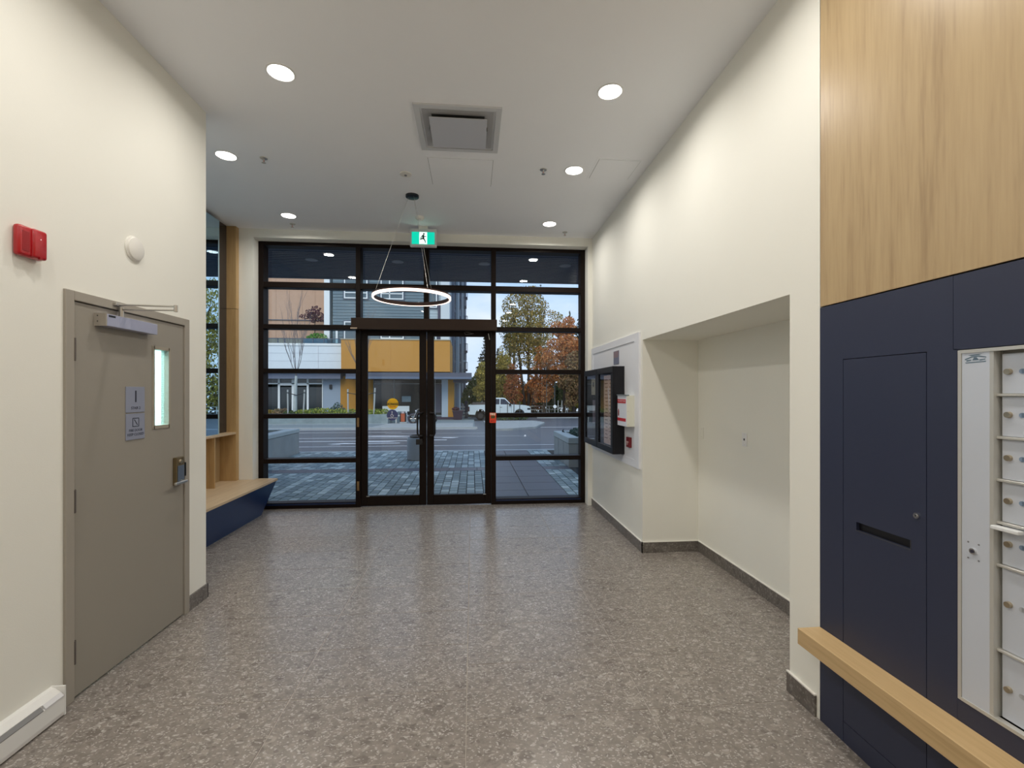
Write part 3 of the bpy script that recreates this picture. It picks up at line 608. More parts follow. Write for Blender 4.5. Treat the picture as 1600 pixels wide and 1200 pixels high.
# ================================================================== RIGHT WALL THINGS
t = thing('wall_backing_panel', 'white framed backing panel behind the black display cases', 'wall panel', (XR, 5.6, 0.85))
pm = mat('backing panel white', (0.78, 0.79, 0.83), 0.4)
obj('board', MB().box(XR-0.012, XR, 4.64, 6.55, 0.85, 2.285), pm, t)
b = MB().box(XR-0.020, XR-0.012, 4.64, 6.55, 2.205, 2.285).box(XR-0.020, XR-0.012, 4.64, 6.55, 0.85, 0.93).box(XR-0.020, XR-0.012, 4.64, 4.78, 0.93, 2.205).box(XR-0.020, XR-0.012, 6.47, 6.55, 0.93, 2.205)
obj('border', b, pm, t)
CX0, CX1 = 1.597, XR-0.012
case_m = mat('black display frame', (0.008, 0.008, 0.011), 0.45, spec=0.3)
def case(y0, y1, label, paper):
    t = thing('display_case', label, 'display case', (XR, (y0+y1)/2, 0.945), 'black wall display cases')
    z0, z1 = 0.945, 1.955; f = 0.072
    b = MB().box(CX0+0.02, CX1, y0, y1, z0, z0+0.02).box(CX0+0.02, CX1, y0, y1, z1-0.02, z1).box(CX0+0.02, CX1, y0, y0+0.02, z0+0.02, z1-0.02).box(CX0+0.02, CX1, y1-0.02, y1, z0+0.02, z1-0.02).box(CX1-0.02, CX1, y0+0.02, y1-0.02, z0+0.02, z1-0.02)
    obj('casing', b, case_m, t)
    b = MB().box(CX0, CX0+0.022, y0, y1, z0, z0+f, 0.003, 1).box(CX0, CX0+0.022, y0, y1, z1-f, z1, 0.003, 1).box(CX0, CX0+0.022, y0, y0+f, z0+f, z1-f, 0.003, 1).box(CX0, CX0+0.022, y1-f, y1, z0+f, z1-f, 0.003, 1)
    obj('door_frame', b, case_m, t)
    b = MB(); i = f-0.006
    b.box(CX0+0.004, CX0+0.008, y0+i, y1-i, z0+i, z0+f).box(CX0+0.004, CX0+0.008, y0+i, y1-i, z1-f, z1-i).box(CX0+0.004, CX0+0.008, y0+i, y0+f, z0+f, z1-f).box(CX0+0.004, CX0+0.008, y1-f, y1-i, z0+f, z1-f)
    obj('bead', b, steel_m, t)
    obj('backboard', MB().box(CX0+0.0345, CX0+0.040, y0+0.02, y1-0.02, z0+0.02, z1-0.02), mat('case backboard', (0.03, 0.03, 0.035), 0.8), t)
    obj('glass_pane', MB().box(CX0+0.012, CX0+0.016, y0+f, y1-f, z0+f, z1-f), glass('case glass', (0.92, 0.93, 0.95), 1.5), t)
    return t
c2 = case(5.115, 5.775, 'black framed display case with a long beige notice, nearer one', 1)
bo = obj('notice', MB().box(CX0+0.030, CX0+0.034, 5.19, 5.56, 1.03, 1.86), mat('beige notice', (0.80, 0.58, 0.46), 0.7, var=0.06), c2)
b = MB(); z = 1.80
for row in range(17):
    for (ya, yb) in ((5.22, 5.36), (5.40, 5.53)):
        b.box(CX0+0.0292, CX0+0.030, ya, yb-random.random()*0.05, z, z+0.010)
    z -= 0.044
obj('print', b, mat('brown print', (0.25, 0.13, 0.10), 0.7), bo)['kind'] = 'stuff'
c1 = case(5.785, 6.445, 'black framed display case with a small pale notice, beside storefront', 0)
bo = obj('notice', MB().box(CX0+0.030, CX0+0.034, 5.95, 6.16, 1.62, 1.84), mat('pale notice', (0.68, 0.62, 0.46), 0.7), c1)
obj('emblem', MB().cyl((CX0+0.0285, 6.055, 1.76), (CX0+0.030, 6.055, 1.76), 0.035, n=20), mat('grey print', (0.14, 0.14, 0.13), 0.6), bo)
obj('keypad', MB().box(CX0+0.030, CX0+0.036, 5.96, 6.10, 1.24, 1.55, 0.002), mat('dim mauve', (0.36, 0.30, 0.34), 0.4), c1)
t = thing('small_plaque', 'small mauve and blue plaque above the black display cases', 'sign', (XR, 5.40, 2.0))
obj('plate', MB().box(XR-0.017, XR-0.012, 5.31, 5.51, 1.995, 2.155, 0.001, 1), mat('plaque blue', (0.15, 0.17, 0.26), 0.4), t)
obj('upper_field', MB().box(XR-0.018, XR-0.017, 5.315, 5.505, 2.075, 2.150), mat('plaque mauve', (0.24, 0.17, 0.20), 0.4), t)
# fire safety plan box
t = thing('fire_plan_box', 'white metal fire plan box with red bands beside display case', 'box', (XR, 4.92, 1.28))
bx, by0, by1, bz0, bz1 = 1.642, 4.77, 5.075, 1.285, 1.620
obj('body', MB().box(bx+0.004, XR-0.012, by0, by1, bz0, bz1, 0.002), mat('cream metal', (0.72, 0.72, 0.62), 0.4), t)
obj('door', MB().box(bx, bx+0.004, by0+0.004, by1-0.004, bz0+0.002, bz1-0.004), mat('box white', (0.74, 0.77, 0.84), 0.35), t)
obj('lid_edge', MB().box(bx-0.008, bx+0.03, by0-0.004, by1+0.004, bz1, bz1+0.010, 0.001, 1), mat('grey lid', (0.22, 0.25, 0.28), 0.4), t)
rb = mat('band red', (0.50, 0.005, 0.012), 0.45)
o = obj('upper_band', MB().box(bx-0.0012, bx, by0+0.022, by1-0.004, 1.535, 1.580), rb, t)
text('FIRE SAFETY PLAN', 'lettering', 0.030, (bx-0.0014, 4.932, 1.558), ROT_R, mat('band text', (0.75, 0.55, 0.55), 0.5), o, ext=0.0003)
obj('lower_band', MB().box(bx-0.0012, bx, by0+0.022, by1-0.004, 1.338, 1.372), rb, t)
obj('extinguisher_print', MB().cyl((bx-0.0012, 5.035, 1.41), (bx, 5.035, 1.41), 0.02, n=12).box(bx-0.0012, bx, 5.015, 5.055, 1.41, 1.455).box(bx-0.0012, bx, 5.025, 5.045, 1.455, 1.47), mat('dark red print', (0.30, 0.02, 0.03), 0.5), t)
for z in (1.31, 1.45, 1.585): obj('rivet', MB().cyl((1.660, by0-0.002, z), (1.660, by0, z), 0.004, n=10), steel_m, t)
# pull station
t = thing('fire_pull_station', 'dark red manual fire alarm pull station below the white box', 'fire alarm', (XR, 4.93, 1.05))
obj('body', MB().box(XR-0.042, XR-0.012, 4.875, 4.975, 1.048, 1.160, 0.004), mat('pull red', (0.16, 0.003, 0.008), 0.35), t)
obj('pull_bar', MB().box(XR-0.052, XR-0.042, 4.890, 4.960, 1.098, 1.116, 0.002).box(XR-0.050, XR-0.042, 4.917, 4.932, 1.075, 1.098), mat('pull pink white', (0.55, 0.35, 0.36), 0.4), t)
# outlets in niche
t = thing('data_outlet', 'white wall plate with one dark jack on the niche wall', 'outlet', (2.35, 3.77, 1.20))
obj('plate', MB().box(2.343, 2.35, 3.735, 3.805, 1.187, 1.305, 0.002), white_m, t)
obj('jack', MB().box(2.341, 2.344, 3.762, 3.778, 1.238, 1.256), black_m, t)
for z in (1.20, 1.292): obj('screw', MB().cyl((2.342, 3.77, z), (2.344, 3.77, z), 0.003, n=8), steel_m, t)
t = thing('blank_outlet', 'cream blank wall plate near the far corner of the niche', 'outlet', (2.35, 4.51, 1.19))
obj('plate', MB().box(2.344, 2.35, 4.475, 4.545, 1.180, 1.295, 0.002), wall_m, t)
for z in (1.20, 1.276): obj('screw', MB().cyl((2.342, 4.51, z), (2.344, 4.51, z), 0.003, n=8), steel_m, t)

# ---- navy and oak millwork of the mail wall
t = thing('oak_wall_panel', 'large oak veneer panel above the navy mail wall', 'wall panel', (1.76, 0.3, 2.09))
obj('veneer_sheet', MB().box(1.752, 1.772, -0.9, 2.168, 2.087, 3.905), oak_m, t)
obj('veneer_sheet', MB().box(1.752, 1.772, -3.55, -0.904, 2.087, 3.905), oak_m, t)
t = thing('navy_mail_wall', 'matt navy panelled mail wall with a concealed slot door', 'cabinet', (1.78, 0.3, 0))
px0, px1 = 1.750, 1.770
dy0, dy1, dz1 = 1.626, 2.022, 1.809
my1, my0, mz0, mz1 = 1.509, 0.05, 0.55, 1.806
obj('stile_panel', MB().box(px0, px1, dy1+0.003, 2.168, 0, 2.080), navy_m, t)
obj('stile_panel', MB().box(px0, px1, my1+0.003, dy0-0.003, 0, dz1+0.003), navy_m, t)
obj('head_panel', MB().box(px0, px1, 1.527, dy1+0.003, dz1+0.003, 2.080), navy_m, t)
obj('head_panel', MB().box(px0, px1, my0-0.003, 1.5255, mz1+0.003, 2.080).box(px0, px1, 1.5125, 1.5255, dz1, mz1+0.003), navy_m, t)
obj('head_panel', MB().box(px0, px1, -3.55, my0-0.005, 0, 2.080), navy_m, t)
obj('lower_panel', MB().box(px0, px1, my0, my1+0.002, 0, mz0-0.003), navy_m, t)
obj('carcass', MB().box(px1+0.25, px1+0.27, -3.55, 2.165, 0, 2.08).box(px1, px1+0.25, 2.15, 2.165, 0, 2.08).box(px1, px1+0.25, -3.55, 2.165, 2.065, 2.08), black_m, t)
d = MB(); sz0, sz1, sy0_, sy1_ = 1.025, 1.062, 1.690, 1.950
d.box(px0, px1, dy0, dy1, 0.10, sz0).box(px0, px1, dy0, dy1, sz1, dz1).box(px0, px1, dy0, sy0_, sz0, sz1).box(px0, px1, sy1_, dy1, sz0, sz1)
dd = obj('slot_door', d, navy_m, t)
obj('toe_panel', MB().box(px0, px1, dy0, dy1, 0, 0.097), navy_m, t)
obj('mail_slot', MB().box(px1-0.004, px1+0.04, sy0_-0.01, sy1_+0.01, sz0-0.01, sz1+0.01), black_m, dd)
b = MB().box(px0-0.001, px0+0.002, sy0_-0.003, sy1_+0.003, sz0-0.003, sz0).box(px0-0.001, px0+0.002, sy0_-0.003, sy0_, sz0, sz1)
obj('slot_lip', b, mat('slot lip', (0.06, 0.06, 0.065), 0.4), dd)
obj('lock', MB().cyl((px0-0.006, 1.662, 1.168), (px0, 1.662, 1.168), 0.0115, n=20).cyl((px0-0.008, 1.662, 1.168), (px0-0.006, 1.662, 1.168), 0.006, n=14), chrome_m, dd)
obj('lock_core', MB().cyl((px0-0.0085, 1.662, 1.168), (px0-0.008, 1.662, 1.168), 0.003, n=10), black_m, dd)
# oak bumper ledge
t = thing('parcel_ledge', 'chunky oak ledge bar running low along the navy mail wall', 'ledge', (1.69, 0.5, 0.39))
obj('bar', MB().box(1.628, 1.7495, -1.2, 2.168, 0.392, 0.472, 0.002, 1), wood('ledge bar oak', (0.60, 0.42, 0.215), (0.45, 0.30, 0.14), 'Y', 0.42), t)

# ---- mailboxes
t = thing('mailbox_cabinet', 'recessed aluminium apartment mailbox cabinet with rows of small locked doors', 'mailbox', (1.76, 0.8, mz0))
b = MB().box(px0-0.003, px0+0.02, my1-0.012, my1, mz0, mz1, 0.001, 1).box(px0-0.003, px0+0.02, my0, my0+0.012, mz0, mz1, 0.001, 1).box(px0-0.003, px0+0.02, my0+0.012, my1-0.012, mz1-0.012, mz1).box(px0-0.003, px0+0.02, my0+0.012, my1-0.012, mz0, mz0+0.012)
obj('outer_frame', b, mat('mailbox trim', (0.60, 0.59, 0.55), 0.35, metal=0.4), t)
ms = obj('side_panel', MB().box(px0, px0+0.004, 1.408, 1.496, mz0+0.012, mz1-0.012), mbx_m, t)
lk_y, lk_z = 1.458, 1.098
obj('master_lock', MB().cyl((px0-0.006, lk_y, lk_z), (px0, lk_y, lk_z), 0.0105, n=20), chrome_m, ms)
obj('lock_core', MB().cyl((px0-0.0075, lk_y, lk_z), (px0-0.006, lk_y, lk_z), 0.006, n=14), mat('dark core', (0.03, 0.03, 0.05), 0.4), ms)
for dy in (-0.017, 0.017):
    for dz in (-0.028, 0.028): obj('screw', MB().cyl((px0-0.0012, lk_y+dy, lk_z+dz), (px0, lk_y+dy, lk_z+dz), 0.003, n=8), mat('screw grey', (0.20, 0.20, 0.22), 0.4), ms)
# emblem printed on the side panel (bird with spread wings over a bar)
b = MB(); yc, zc = 1.452, 1.773
def em(p): return [(yc-u, zc+v) for u, v in p]
for P in ([(-0.034, 0.000), (-0.012, 0.008), (0.012, 0.010), (0.034, 0.004), (0.034, 0.001), (0.010, 0.006), (-0.012, 0.004), (-0.034, -0.004)],
          [(-0.024, 0.013), (0.022, 0.016), (0.010, 0.0115), (-0.012, 0.0095)], [(-0.010, -0.006), (0.012, -0.006), (0.004, 0.004), (-0.004, 0.004)],
          [(-0.033, -0.012), (0.033, -0.010), (0.033, -0.013), (-0.031, -0.0155)], [(0.012, -0.004), (0.032, -0.002), (0.030, -0.006), (0.014, -0.008)], [(-0.030, -0.004), (-0.013, -0.003), (-0.014, -0.007), (-0.028, -0.009)]):
    b.prism(em(P), 'X', px0-0.0006, px0)
obj('emblem', b, mat('emblem ink', (0.10, 0.16, 0.22), 0.5), ms)
# inner back plane and door grid
obj('inner_box', MB().box(px0+0.034, px0+0.24, my0+0.012, 1.408, mz0+0.012, mz1-0.012), mat('mailbox inner', (0.30, 0.29, 0.26), 0.5), t)
obj('jamb', MB().box(px0, px0+0.034, 1.396, 1.408, mz0+0.012, mz1-0.012), mat('mailbox trim', (0.6, 0.6, 0.6)), t)
rows = [1.790, 1.647, 1.504, 1.361, 1.218, 1.075, 0.790, 0.562]
cols = [1.392, 1.232, 1.072, 0.912, 0.752, 0.592, 0.432, 0.272, 0.112]
lockm = gold_m; pill = mat('number plate blue grey', (0.22, 0.30, 0.42), 0.3)
for ci in range(len(cols)-1):
    a1, a0 = cols[ci], cols[ci+1]
    for ri in range(len(rows)-1):
        z1, z0 = rows[ri]-0.006, rows[ri+1]+0.004
        dm = MB().box(px0+0.022, px0+0.030, a0+0.003, a1-0.003, z0, z1, 0.0015, 1)
        bd = obj('compartment_door', dm, mbx_m, t)
        big = ri >= 5
        lz = (z0+z1)/2+(0.006 if not big else (0.02 if ri == 5 else -0.005))
        obj('lock', MB().cyl((px0+0.012, a1-0.024, lz), (px0+0.022, a1-0.024, lz), 0.0095, 0.0105, 18), lockm, bd, smooth=True)
        yA, yB = a1-0.060, a1-0.118
        b = MB().box(px0+0.0205, px0+0.022, yB, yA, lz-0.008, lz+0.008).cyl((px0+0.0205, yA, lz), (px0+0.022, yA, lz), 0.008, n=14).cyl((px0+0.0205, yB, lz), (px0+0.022, yB, lz), 0.008, n=14)
        obj('number_plate', b, pill if not big else mat('faint plate', (0.45, 0.47, 0.50), 0.4), bd)
for ri in range(1, len(rows)-1):
    obj('shelf_rail', MB().box(px0+0.010, px0+0.034, cols[-1], 1.396, rows[ri]-0.005, rows[ri]+0.003, 0.001, 1), mat('mailbox trim', (0.6, 0.6, 0.6)), t)
obj('outgoing_flap', MB().box(px0-0.012, px0+0.012, 1.318, 1.398, 1.196, 1.209, 0.003), mat('flap white', (0.75, 0.77, 0.78), 0.3), t)

# ================================================================== OUTSIDE: PLAZA
ext_m = mat('exterior base', (0.10, 0.105, 0.11), 0.9)
struct('plaza_ground', MB().box(-30, 30, 6.90, 13.30, -0.4, -0.035), mat('paver bed', (0.015, 0.02, 0.024), 0.95), 'dark sand bed under the entrance plaza paving', 'ground')
pav_cols = [(c[0]*1.1, c[1]*1.15, c[2]*1.15) for c in [(0.13, 0.185, 0.195), (0.16, 0.22, 0.235), (0.19, 0.25, 0.27), (0.145, 0.20, 0.21), (0.26, 0.33, 0.34), (0.46, 0.53, 0.53), (0.17, 0.235, 0.25), (0.52, 0.58, 0.57)]]
pav_m = varied('paver stone', pav_cols, 0.55, spec=0.5); pav_i = varied('paver stone pieces', pav_cols, 0.55, island=True, spec=0.5)
slab_m = varied('slab stone', [(0.042, 0.050, 0.082), (0.052, 0.060, 0.092), (0.046, 0.054, 0.086)], 0.4, spec=0.5)
pv = thing('plaza_paving', 'grey block paving of the entrance plaza outside the glass doors', 'paving', (-1.0, 10, -0.035), kind='structure')
PW, PL = 0.14435, 0.225
cells = []
def pave_zone(x0, x1, y0, y1):
    n = int((x1-x0)/PW)
    for i in range(n):
        xa = x0+i*PW; y = y0-(PL/2 if i % 2 else 0)
        while y < y1-0.03:
            ya, yb = max(y, y0), min(y+PL, y1)
            if yb-ya > 0.03: cells.append((xa, xa+PW, ya, yb))
            y += PL
pave_zone(-4.72, 0.335, 6.93, 9.80); pave_zone(-4.72, 0.335, 10.20, 13.12); pave_zone(1.56, 2.14, 6.93, 9.80); pave_zone(1.56, 2.14, 10.20, 13.12); pave_zone(-9.5, -4.74, 6.93, 9.8)
def near(c): return math.hypot((c[0]+c[1])/2+0.6, (c[2]+c[3])/2)
vis = sorted([c for c in cells if -3.6 < c[0] < 2.2 and abs((c[0]+c[1])/2) < 0.47*(c[2]) and (c[0] > -0.42*c[2])], key=near)[:296]
vs_ = set(vis); pm_ = {}
for c in vis:
    k = (round(c[1]-c[0], 3), round(c[3]-c[2], 3))
    if k not in pm_:
        me = bpy.data.meshes.new('paver'); b = MB().box(-k[0]/2+0.006, k[0]/2-0.006, -k[1]/2+0.012, k[1]/2-0.012, -0.05, 0, 0.003, 1); b.b.to_mesh(me); b.b.free(); me.materials.append(pav_m); pm_[k] = me
    o = bpy.data.objects.new('paver', pm_[k]); C.objects.link(o); o.parent = pv
    o.location = ((c[0]+c[1])/2+1.0, (c[2]+c[3])/2-10, 0.035-0.012+random.uniform(-0.001, 0.0015))
V = []; F = []
for c in cells:
    if c in vs_: continue
    z = -0.012+random.uniform(-0.001, 0.0015); x0, x1, y0, y1 = c[0]+0.006, c[1]-0.006, c[2]+0.012, c[3]-0.012; n = len(V)
    V += [(x0, y0, z), (x1, y0, z), (x1, y1, z), (x0, y1, z), (x0, y0, -0.045), (x1, y0, -0.045), (x1, y1, -0.045), (x0, y1, -0.045)]
    F += [(n, n+1, n+2, n+3), (n, n+4, n+5, n+1), (n+1, n+5, n+6, n+2), (n+2, n+6, n+7, n+3), (n+3, n+7, n+4, n)]
me = bpy.data.meshes.new('far_pavers'); me.from_pydata(V, [], F); me.update()
finish('far_pavers', me, pav_i, pv)['kind'] = 'stuff'
x = -9.5
k = 0
while x < 2.1:                                   # dark slab band across the plaza
    if not (0.30 < x < 1.5): obj('band_slab', MB().box(x+0.003, (min(x+0.6, 0.332) if x < 0.3 else min(x+0.6, 2.14))-0.003, 9.803, 10.197, -0.05, -0.012, 0.004, 1), slab_m, pv)
    x += 0.6
    if 0.15 < x < 1.5: x = 1.56
y = 6.93
ys = [6.93, 7.76, 8.40, 9.03, 9.66, 10.25, 10.90, 11.55, 12.20, 12.80, 13.12]
for i in range(len(ys)-1):                       # smooth slab walk at the right
    for x0, x1 in ((0.338, 0.896), (0.904, 1.555)):
        obj('walk_slab', MB().box(x0, x1, ys[i]+0.004, ys[i+1]-0.004, -0.05, -0.011, 0.004, 1), slab_m, pv)
pale_conc = mat('pale concrete', (0.36, 0.40, 0.41), 0.8, var=0.14)
# low kerb at the road edge
struct('kerb_near', MB().box(-30, 30, 13.13, 13.30, -0.3, -0.008, 0.01, 1), pale_conc, 'pale concrete kerb between plaza and road', 'kerb')
# canopy soffit
sof = thing('entrance_canopy', 'dark navy slatted canopy soffit over the entrance', 'canopy', (-2, 7.9, 3.78), kind='structure')
SZ = 3.80; sm = mat('navy soffit', (0.034, 0.046, 0.088), 0.5, spec=0.4)
obj('canopy_slab', MB().box(-7.5, 2.15, 6.905, 8.92, SZ+0.02, SZ+0.5), sm, sof)
y = 6.92
while y < 8.80:
    obj('soffit_slat', MB().box(-7.5, 2.13, y, y+0.078, SZ, SZ+0.02, 0.003, 1), sm, sof); y += 0.097
obj('fascia', MB().box(-7.5, 2.16, 8.82, 8.93, SZ-0.005, SZ+0.5), sm, sof)
struct('wall_upper_front', MB().box(-12, 6, 6.90, 7.1, 4.3, 9).box(2.5, 6, 6.6, 6.9, 0, 4.3).box(-12, -3.75, 6.6, 6.9, 0, 4.3), mat('own facade', (0.25, 0.25, 0.25), 0.8), 'outer face of the lobby building', 'wall')
for x, l in ((-2.59, 'leftmost'), (-1.22, 'second from left'), (0.20, 'third from left'), (1.57, 'rightmost')):
    t = thing('soffit_light', 'unlit round soffit light outside, %s of the four' % l, 'ceiling light', (x, 7.65, SZ), 'unlit canopy soffit lights')
    obj('trim_ring', MB().lathe([(0.095, 0), (0.095, -0.006), (0.078, -0.006)], (x, 7.65, SZ), 24), mat('grey trim', (0.14, 0.17, 0.22), 0.4), t)
    obj('lens', MB().lathe([(0.076, -0.001), (0.07, -0.005), (0.0001, -0.006)], (x, 7.65, SZ), 24), mat('unlit lens', (0.36, 0.42, 0.50), 0.3), t)
# planters
soil = mat('soil', (0.03, 0.028, 0.02), 0.95)
t = thing('concrete_planter', 'long concrete planter wall outside at left of the plaza', 'planter', (-5.6, 9, 0))
obj('side_wall', MB().box(-5.0, -4.75, 7.3, 13.05, -0.05, 0.545).box(-9, -5.0, 12.8, 13.05, -0.05, 0.545), conc_m, t)
obj('coping', MB().box(-5.02, -4.735, 7.3, 13.065, 0.552, 0.655, 0.012, 1).box(-9, -5.02, 12.78, 13.065, 0.552, 0.655, 0.012, 1), mat('coping concrete', (0.42, 0.47, 0.46), 0.8, var=0.15), t)
obj('soil', MB().box(-9, -5.0, 7.3, 12.8, 0.3, 0.52), soil, t)
t2 = thing('concrete_planter', 'concrete planter outside at right with dry curled stems in it', 'planter', (3.5, 11, 0))
obj('side_wall', MB().box(2.16, 2.36, 10.14, 12.0, -0.05, 0.49).box(2.36, 5.5, 10.14, 10.34, -0.05, 0.49).box(2.36, 5.5, 11.8, 12.0, -0.05, 0.49), conc_m, t2)
obj('coping', MB().box(2.15, 2.40, 10.13, 12.01, 0.497, 0.635, 0.01, 1).box(2.40, 5.5, 10.13, 10.36, 0.497, 0.635, 0.01, 1).box(2.40, 5.5, 11.78, 12.01, 0.497, 0.635, 0.01, 1), mat('coping concrete', (0.4, 0.4, 0.4)), t2)
obj('soil', MB().box(2.36, 5.5, 10.34, 11.8, 0.3, 0.54), soil, t2)
for i, xx in enumerate((2.16, )):
    for y in (10.75, 11.4): obj('joint', MB().box(2.157, 2.16, y, y+0.008, -0.03, 0.49), black_m, t2)

def leaves(name, blobs, n, size, m, parent, seed=1, flat=1.0, stuff=True):
    """n little leaf cards scattered through ellipsoid blobs (cx,cy,cz,rx,ry,rz)"""
    rnd = random.Random(seed); V = []; F = []
    wts = [b[3]*b[4]*b[5] for b in blobs]; tot = sum(wts)
    for b, wt in zip(blobs, wts):
        for _ in range(max(3, int(n*wt/tot))):
            while True:
                p = [rnd.uniform(-1, 1) for _ in range(3)]; d = math.sqrt(sum(q*q for q in p))
                if 0.001 < d <= 1: break
            s_ = max(d, rnd.random()**0.35)/d
            c = Vector((b[0]+p[0]*b[3]*s_, b[1]+p[1]*b[4]*s_, b[2]+p[2]*b[5]*s_))
            q = Euler((rnd.uniform(0, 3.1), rnd.uniform(0, 3.1), rnd.uniform(0, 6.2))).to_matrix()
            l = size*rnd.uniform(0.6, 1.3); k = len(V)
            for u, v in ((-0.5, 0), (0, -0.32), (0.5, 0), (0, 0.32)): V.append(tuple(c+q @ Vector((u*l, v*l, 0))))
            F.append((k, k+1, k+2, k+3))
    me = bpy.data.meshes.new(name); me.from_pydata(V, [], F); me.update()
    o = finish(name, me, m, parent)
    if stuff: o['kind'] = 'stuff'
    return o
bark = mat('bark', (0.055, 0.04, 0.03), 0.9); palebark = mat('pale bark', (0.42, 0.47, 0.46), 0.8, var=0.2)
gr1 = varied('dull green leaves', [(0.038, 0.076, 0.023), (0.085, 0.142, 0.038), (0.152, 0.190, 0.057)], 0.7, True)
gr2 = varied('olive yellow leaves', [(0.20, 0.21, 0.05), (0.50, 0.42, 0.08), (0.80, 0.62, 0.13), (0.30, 0.29, 0.07)], 0.7, True)
gr3 = varied('bright green leaves', [(0.114, 0.228, 0.038), (0.285, 0.418, 0.067), (0.570, 0.570, 0.114), (0.076, 0.152, 0.038)], 0.7, True)
org = varied('orange leaves', [(0.304, 0.095, 0.038), (0.627, 0.209, 0.057), (0.798, 0.361, 0.114), (0.418, 0.247, 0.095)], 0.7, True)
redl = varied('red leaves', [(0.30, 0.06, 0.03), (0.55, 0.15, 0.05), (0.48, 0.26, 0.08), (0.34, 0.09, 0.05)], 0.7, True)
brn = varied('brown leaves', [(0.152, 0.095, 0.057), (0.323, 0.190, 0.095), (0.247, 0.209, 0.095), (0.456, 0.266, 0.114)], 0.7, True)
olv = varied('olive brown leaves', [(0.16, 0.17, 0.05), (0.42, 0.32, 0.08), (0.55, 0.36, 0.10), (0.24, 0.24, 0.07), (0.50, 0.42, 0.12)], 0.7, True)
pur = varied('purple leaves', [(0.095, 0.038, 0.057), (0.190, 0.067, 0.095), (0.133, 0.057, 0.057)], 0.7, True)
con = varied('conifer needles', [(0.019, 0.042, 0.027), (0.042, 0.080, 0.049), (0.067, 0.104, 0.057)], 0.8, True)
# small plants in the planters
t = thing('dry_stems', 'dark curled dry stems and grey leaves growing in right planter', 'plant', (2.9, 11.0, 0.54))
b = MB()
for (x, y, hh, cv) in ((2.50, 11.55, 0.17, -0.20), (2.44, 11.3, 0.15, 0.28), (2.58, 11.1, 0.22, 0.08), (2.66, 11.0, 0.25, -0.05), (2.52, 11.4, 0.12, 0.22), (2.9, 11.0, 0.25, 0.1)):
    pts = [(x+cv*math.sin(u*2.2), y, 0.53+hh*u*(1.6-0.6*u)) for u in [i/7 for i in range(8)]]
    b.tube(pts, [0.03, 0.03, 0.029, 0.027, 0.024, 0.020, 0.014, 0.008], 6)
obj('stem', b, mat('dry stem', (0.03, 0.035, 0.04), 0.8), t)
leaves('foliage', [(2.62, 11.0, 0.64, 0.22, 0.6, 0.15), (3.2, 11.0, 0.64, 0.45, 0.5, 0.16)], 1500, 0.07, varied('grey green leaves', [(0.095, 0.152, 0.114), (0.190, 0.266, 0.209), (0.057, 0.095, 0.076)], 0.8, True), t, 5)
t = thing('planter_grass', 'low dull green ground cover inside the left planter', 'plant', (-6.5, 10, 0.52), kind='stuff')
leaves('foliage', [(-6.8, 10, 0.58, 1.75, 2.7, 0.13)], 5000, 0.09, gr1, t, 6)
# round concrete bin
t = thing('concrete_bin', 'round concrete bollard bin standing on the plaza pavers', 'bin', (-1.33, 11.55, 0))
obj('drum', MB().lathe([(0.265, -0.012), (0.285, 0.01), (0.285, 0.50), (0.265, 0.535), (0.225, 0.535), (0.225, 0.42), (0.0001, 0.42)], (-1.33, 11.55, 0), 32), mat('drum concrete', (0.27, 0.30, 0.32), 0.8, var=0.15), t, smooth=True)
obj('liner', MB().lathe([(0.222, 0.43), (0.22, 0.575), (0.19, 0.59), (0.18, 0.46), (0.0001, 0.46)], (-1.33, 11.55, 0), 28), black_m, t, smooth=True)

# ================================================================== ROAD AND FAR KERBS
b = MB(); Vr = []
def slope(b, x0, x1, y0, y1, dz):
    b.quad((x0, y0, g(y0)+dz), (x1, y0, g(y0)+dz), (x1, y1, g(y1)+dz), (x0, y1, g(y1)+dz)); return b
def slopebox(b, x0, x1, y0, y1, dz, th):
    A = [(x0, y0), (x1, y0), (x1, y1), (x0, y1)]
    T = [b.b.verts.new((x, y, g(y)+dz)) for x, y in A]; Bm = [b.b.verts.new((x, y, g(y)+dz-th)) for x, y in A]
    b.b.faces.new(T); b.b.faces.new(Bm[::-1])
    for i in range(4): b.b.faces.new((T[i], Bm[i], Bm[(i+1) % 4], T[(i+1) % 4]))
    return b
asph = mat('wet asphalt', (0.075, 0.09, 0.11), 0.42, spec=0.6, var=0.22, bump=0.06, bscale=40)
struct('road', slopebox(MB(), -70, 90, 13.28, 110, -0.07, 0.3), asph, 'damp dark asphalt street beyond the plaza', 'road')
far_m = mat('far sidewalk', (0.18, 0.225, 0.235), 0.7, var=0.15)
struct('far_sidewalk', slopebox(MB(), -60, 0.15, 26.9, 47, 0.03, 0.3), far_m, 'blue grey paved sidewalk before the building opposite', 'sidewalk')
struct('kerb_far', slopebox(MB(), -60, 0.30, 26.75, 26.95, 0.05, 0.3), pale_conc, 'pale kerb along the far side of the street', 'kerb')
stamped = mat('stamped pale concrete', (0.30, 0.33, 0.33), 0.8, var=0.25, bump=0.5, bscale=3)
struct('verge_pale', slopebox(MB(), -5.9, 0.05, 27.0, 33.3, 0.045, 0.05), stamped, 'pale stamped concrete verge beside the far kerb', 'sidewalk')
b = MB(); P = [(0.9, 24.4), (2.2, 24.8), (3.7, 26.6), (5.3, 33.2), (5.3, 36.0), (4.9, 38.0), (0.9, 38.0)]
pass
T = [(x, y, g(y)+0.05) for x, y in P]
b2 = MB(); tv = [b2.b.verts.new(p) for p in T]; bv = [b2.b.verts.new((p[0], p[1], p[2]-0.3)) for p in T]; b2.b.faces.new(tv); n = len(P)
for i in range(n): b2.b.faces.new((tv[i], bv[i], bv[(i+1) % n], tv[(i+1) % n]))
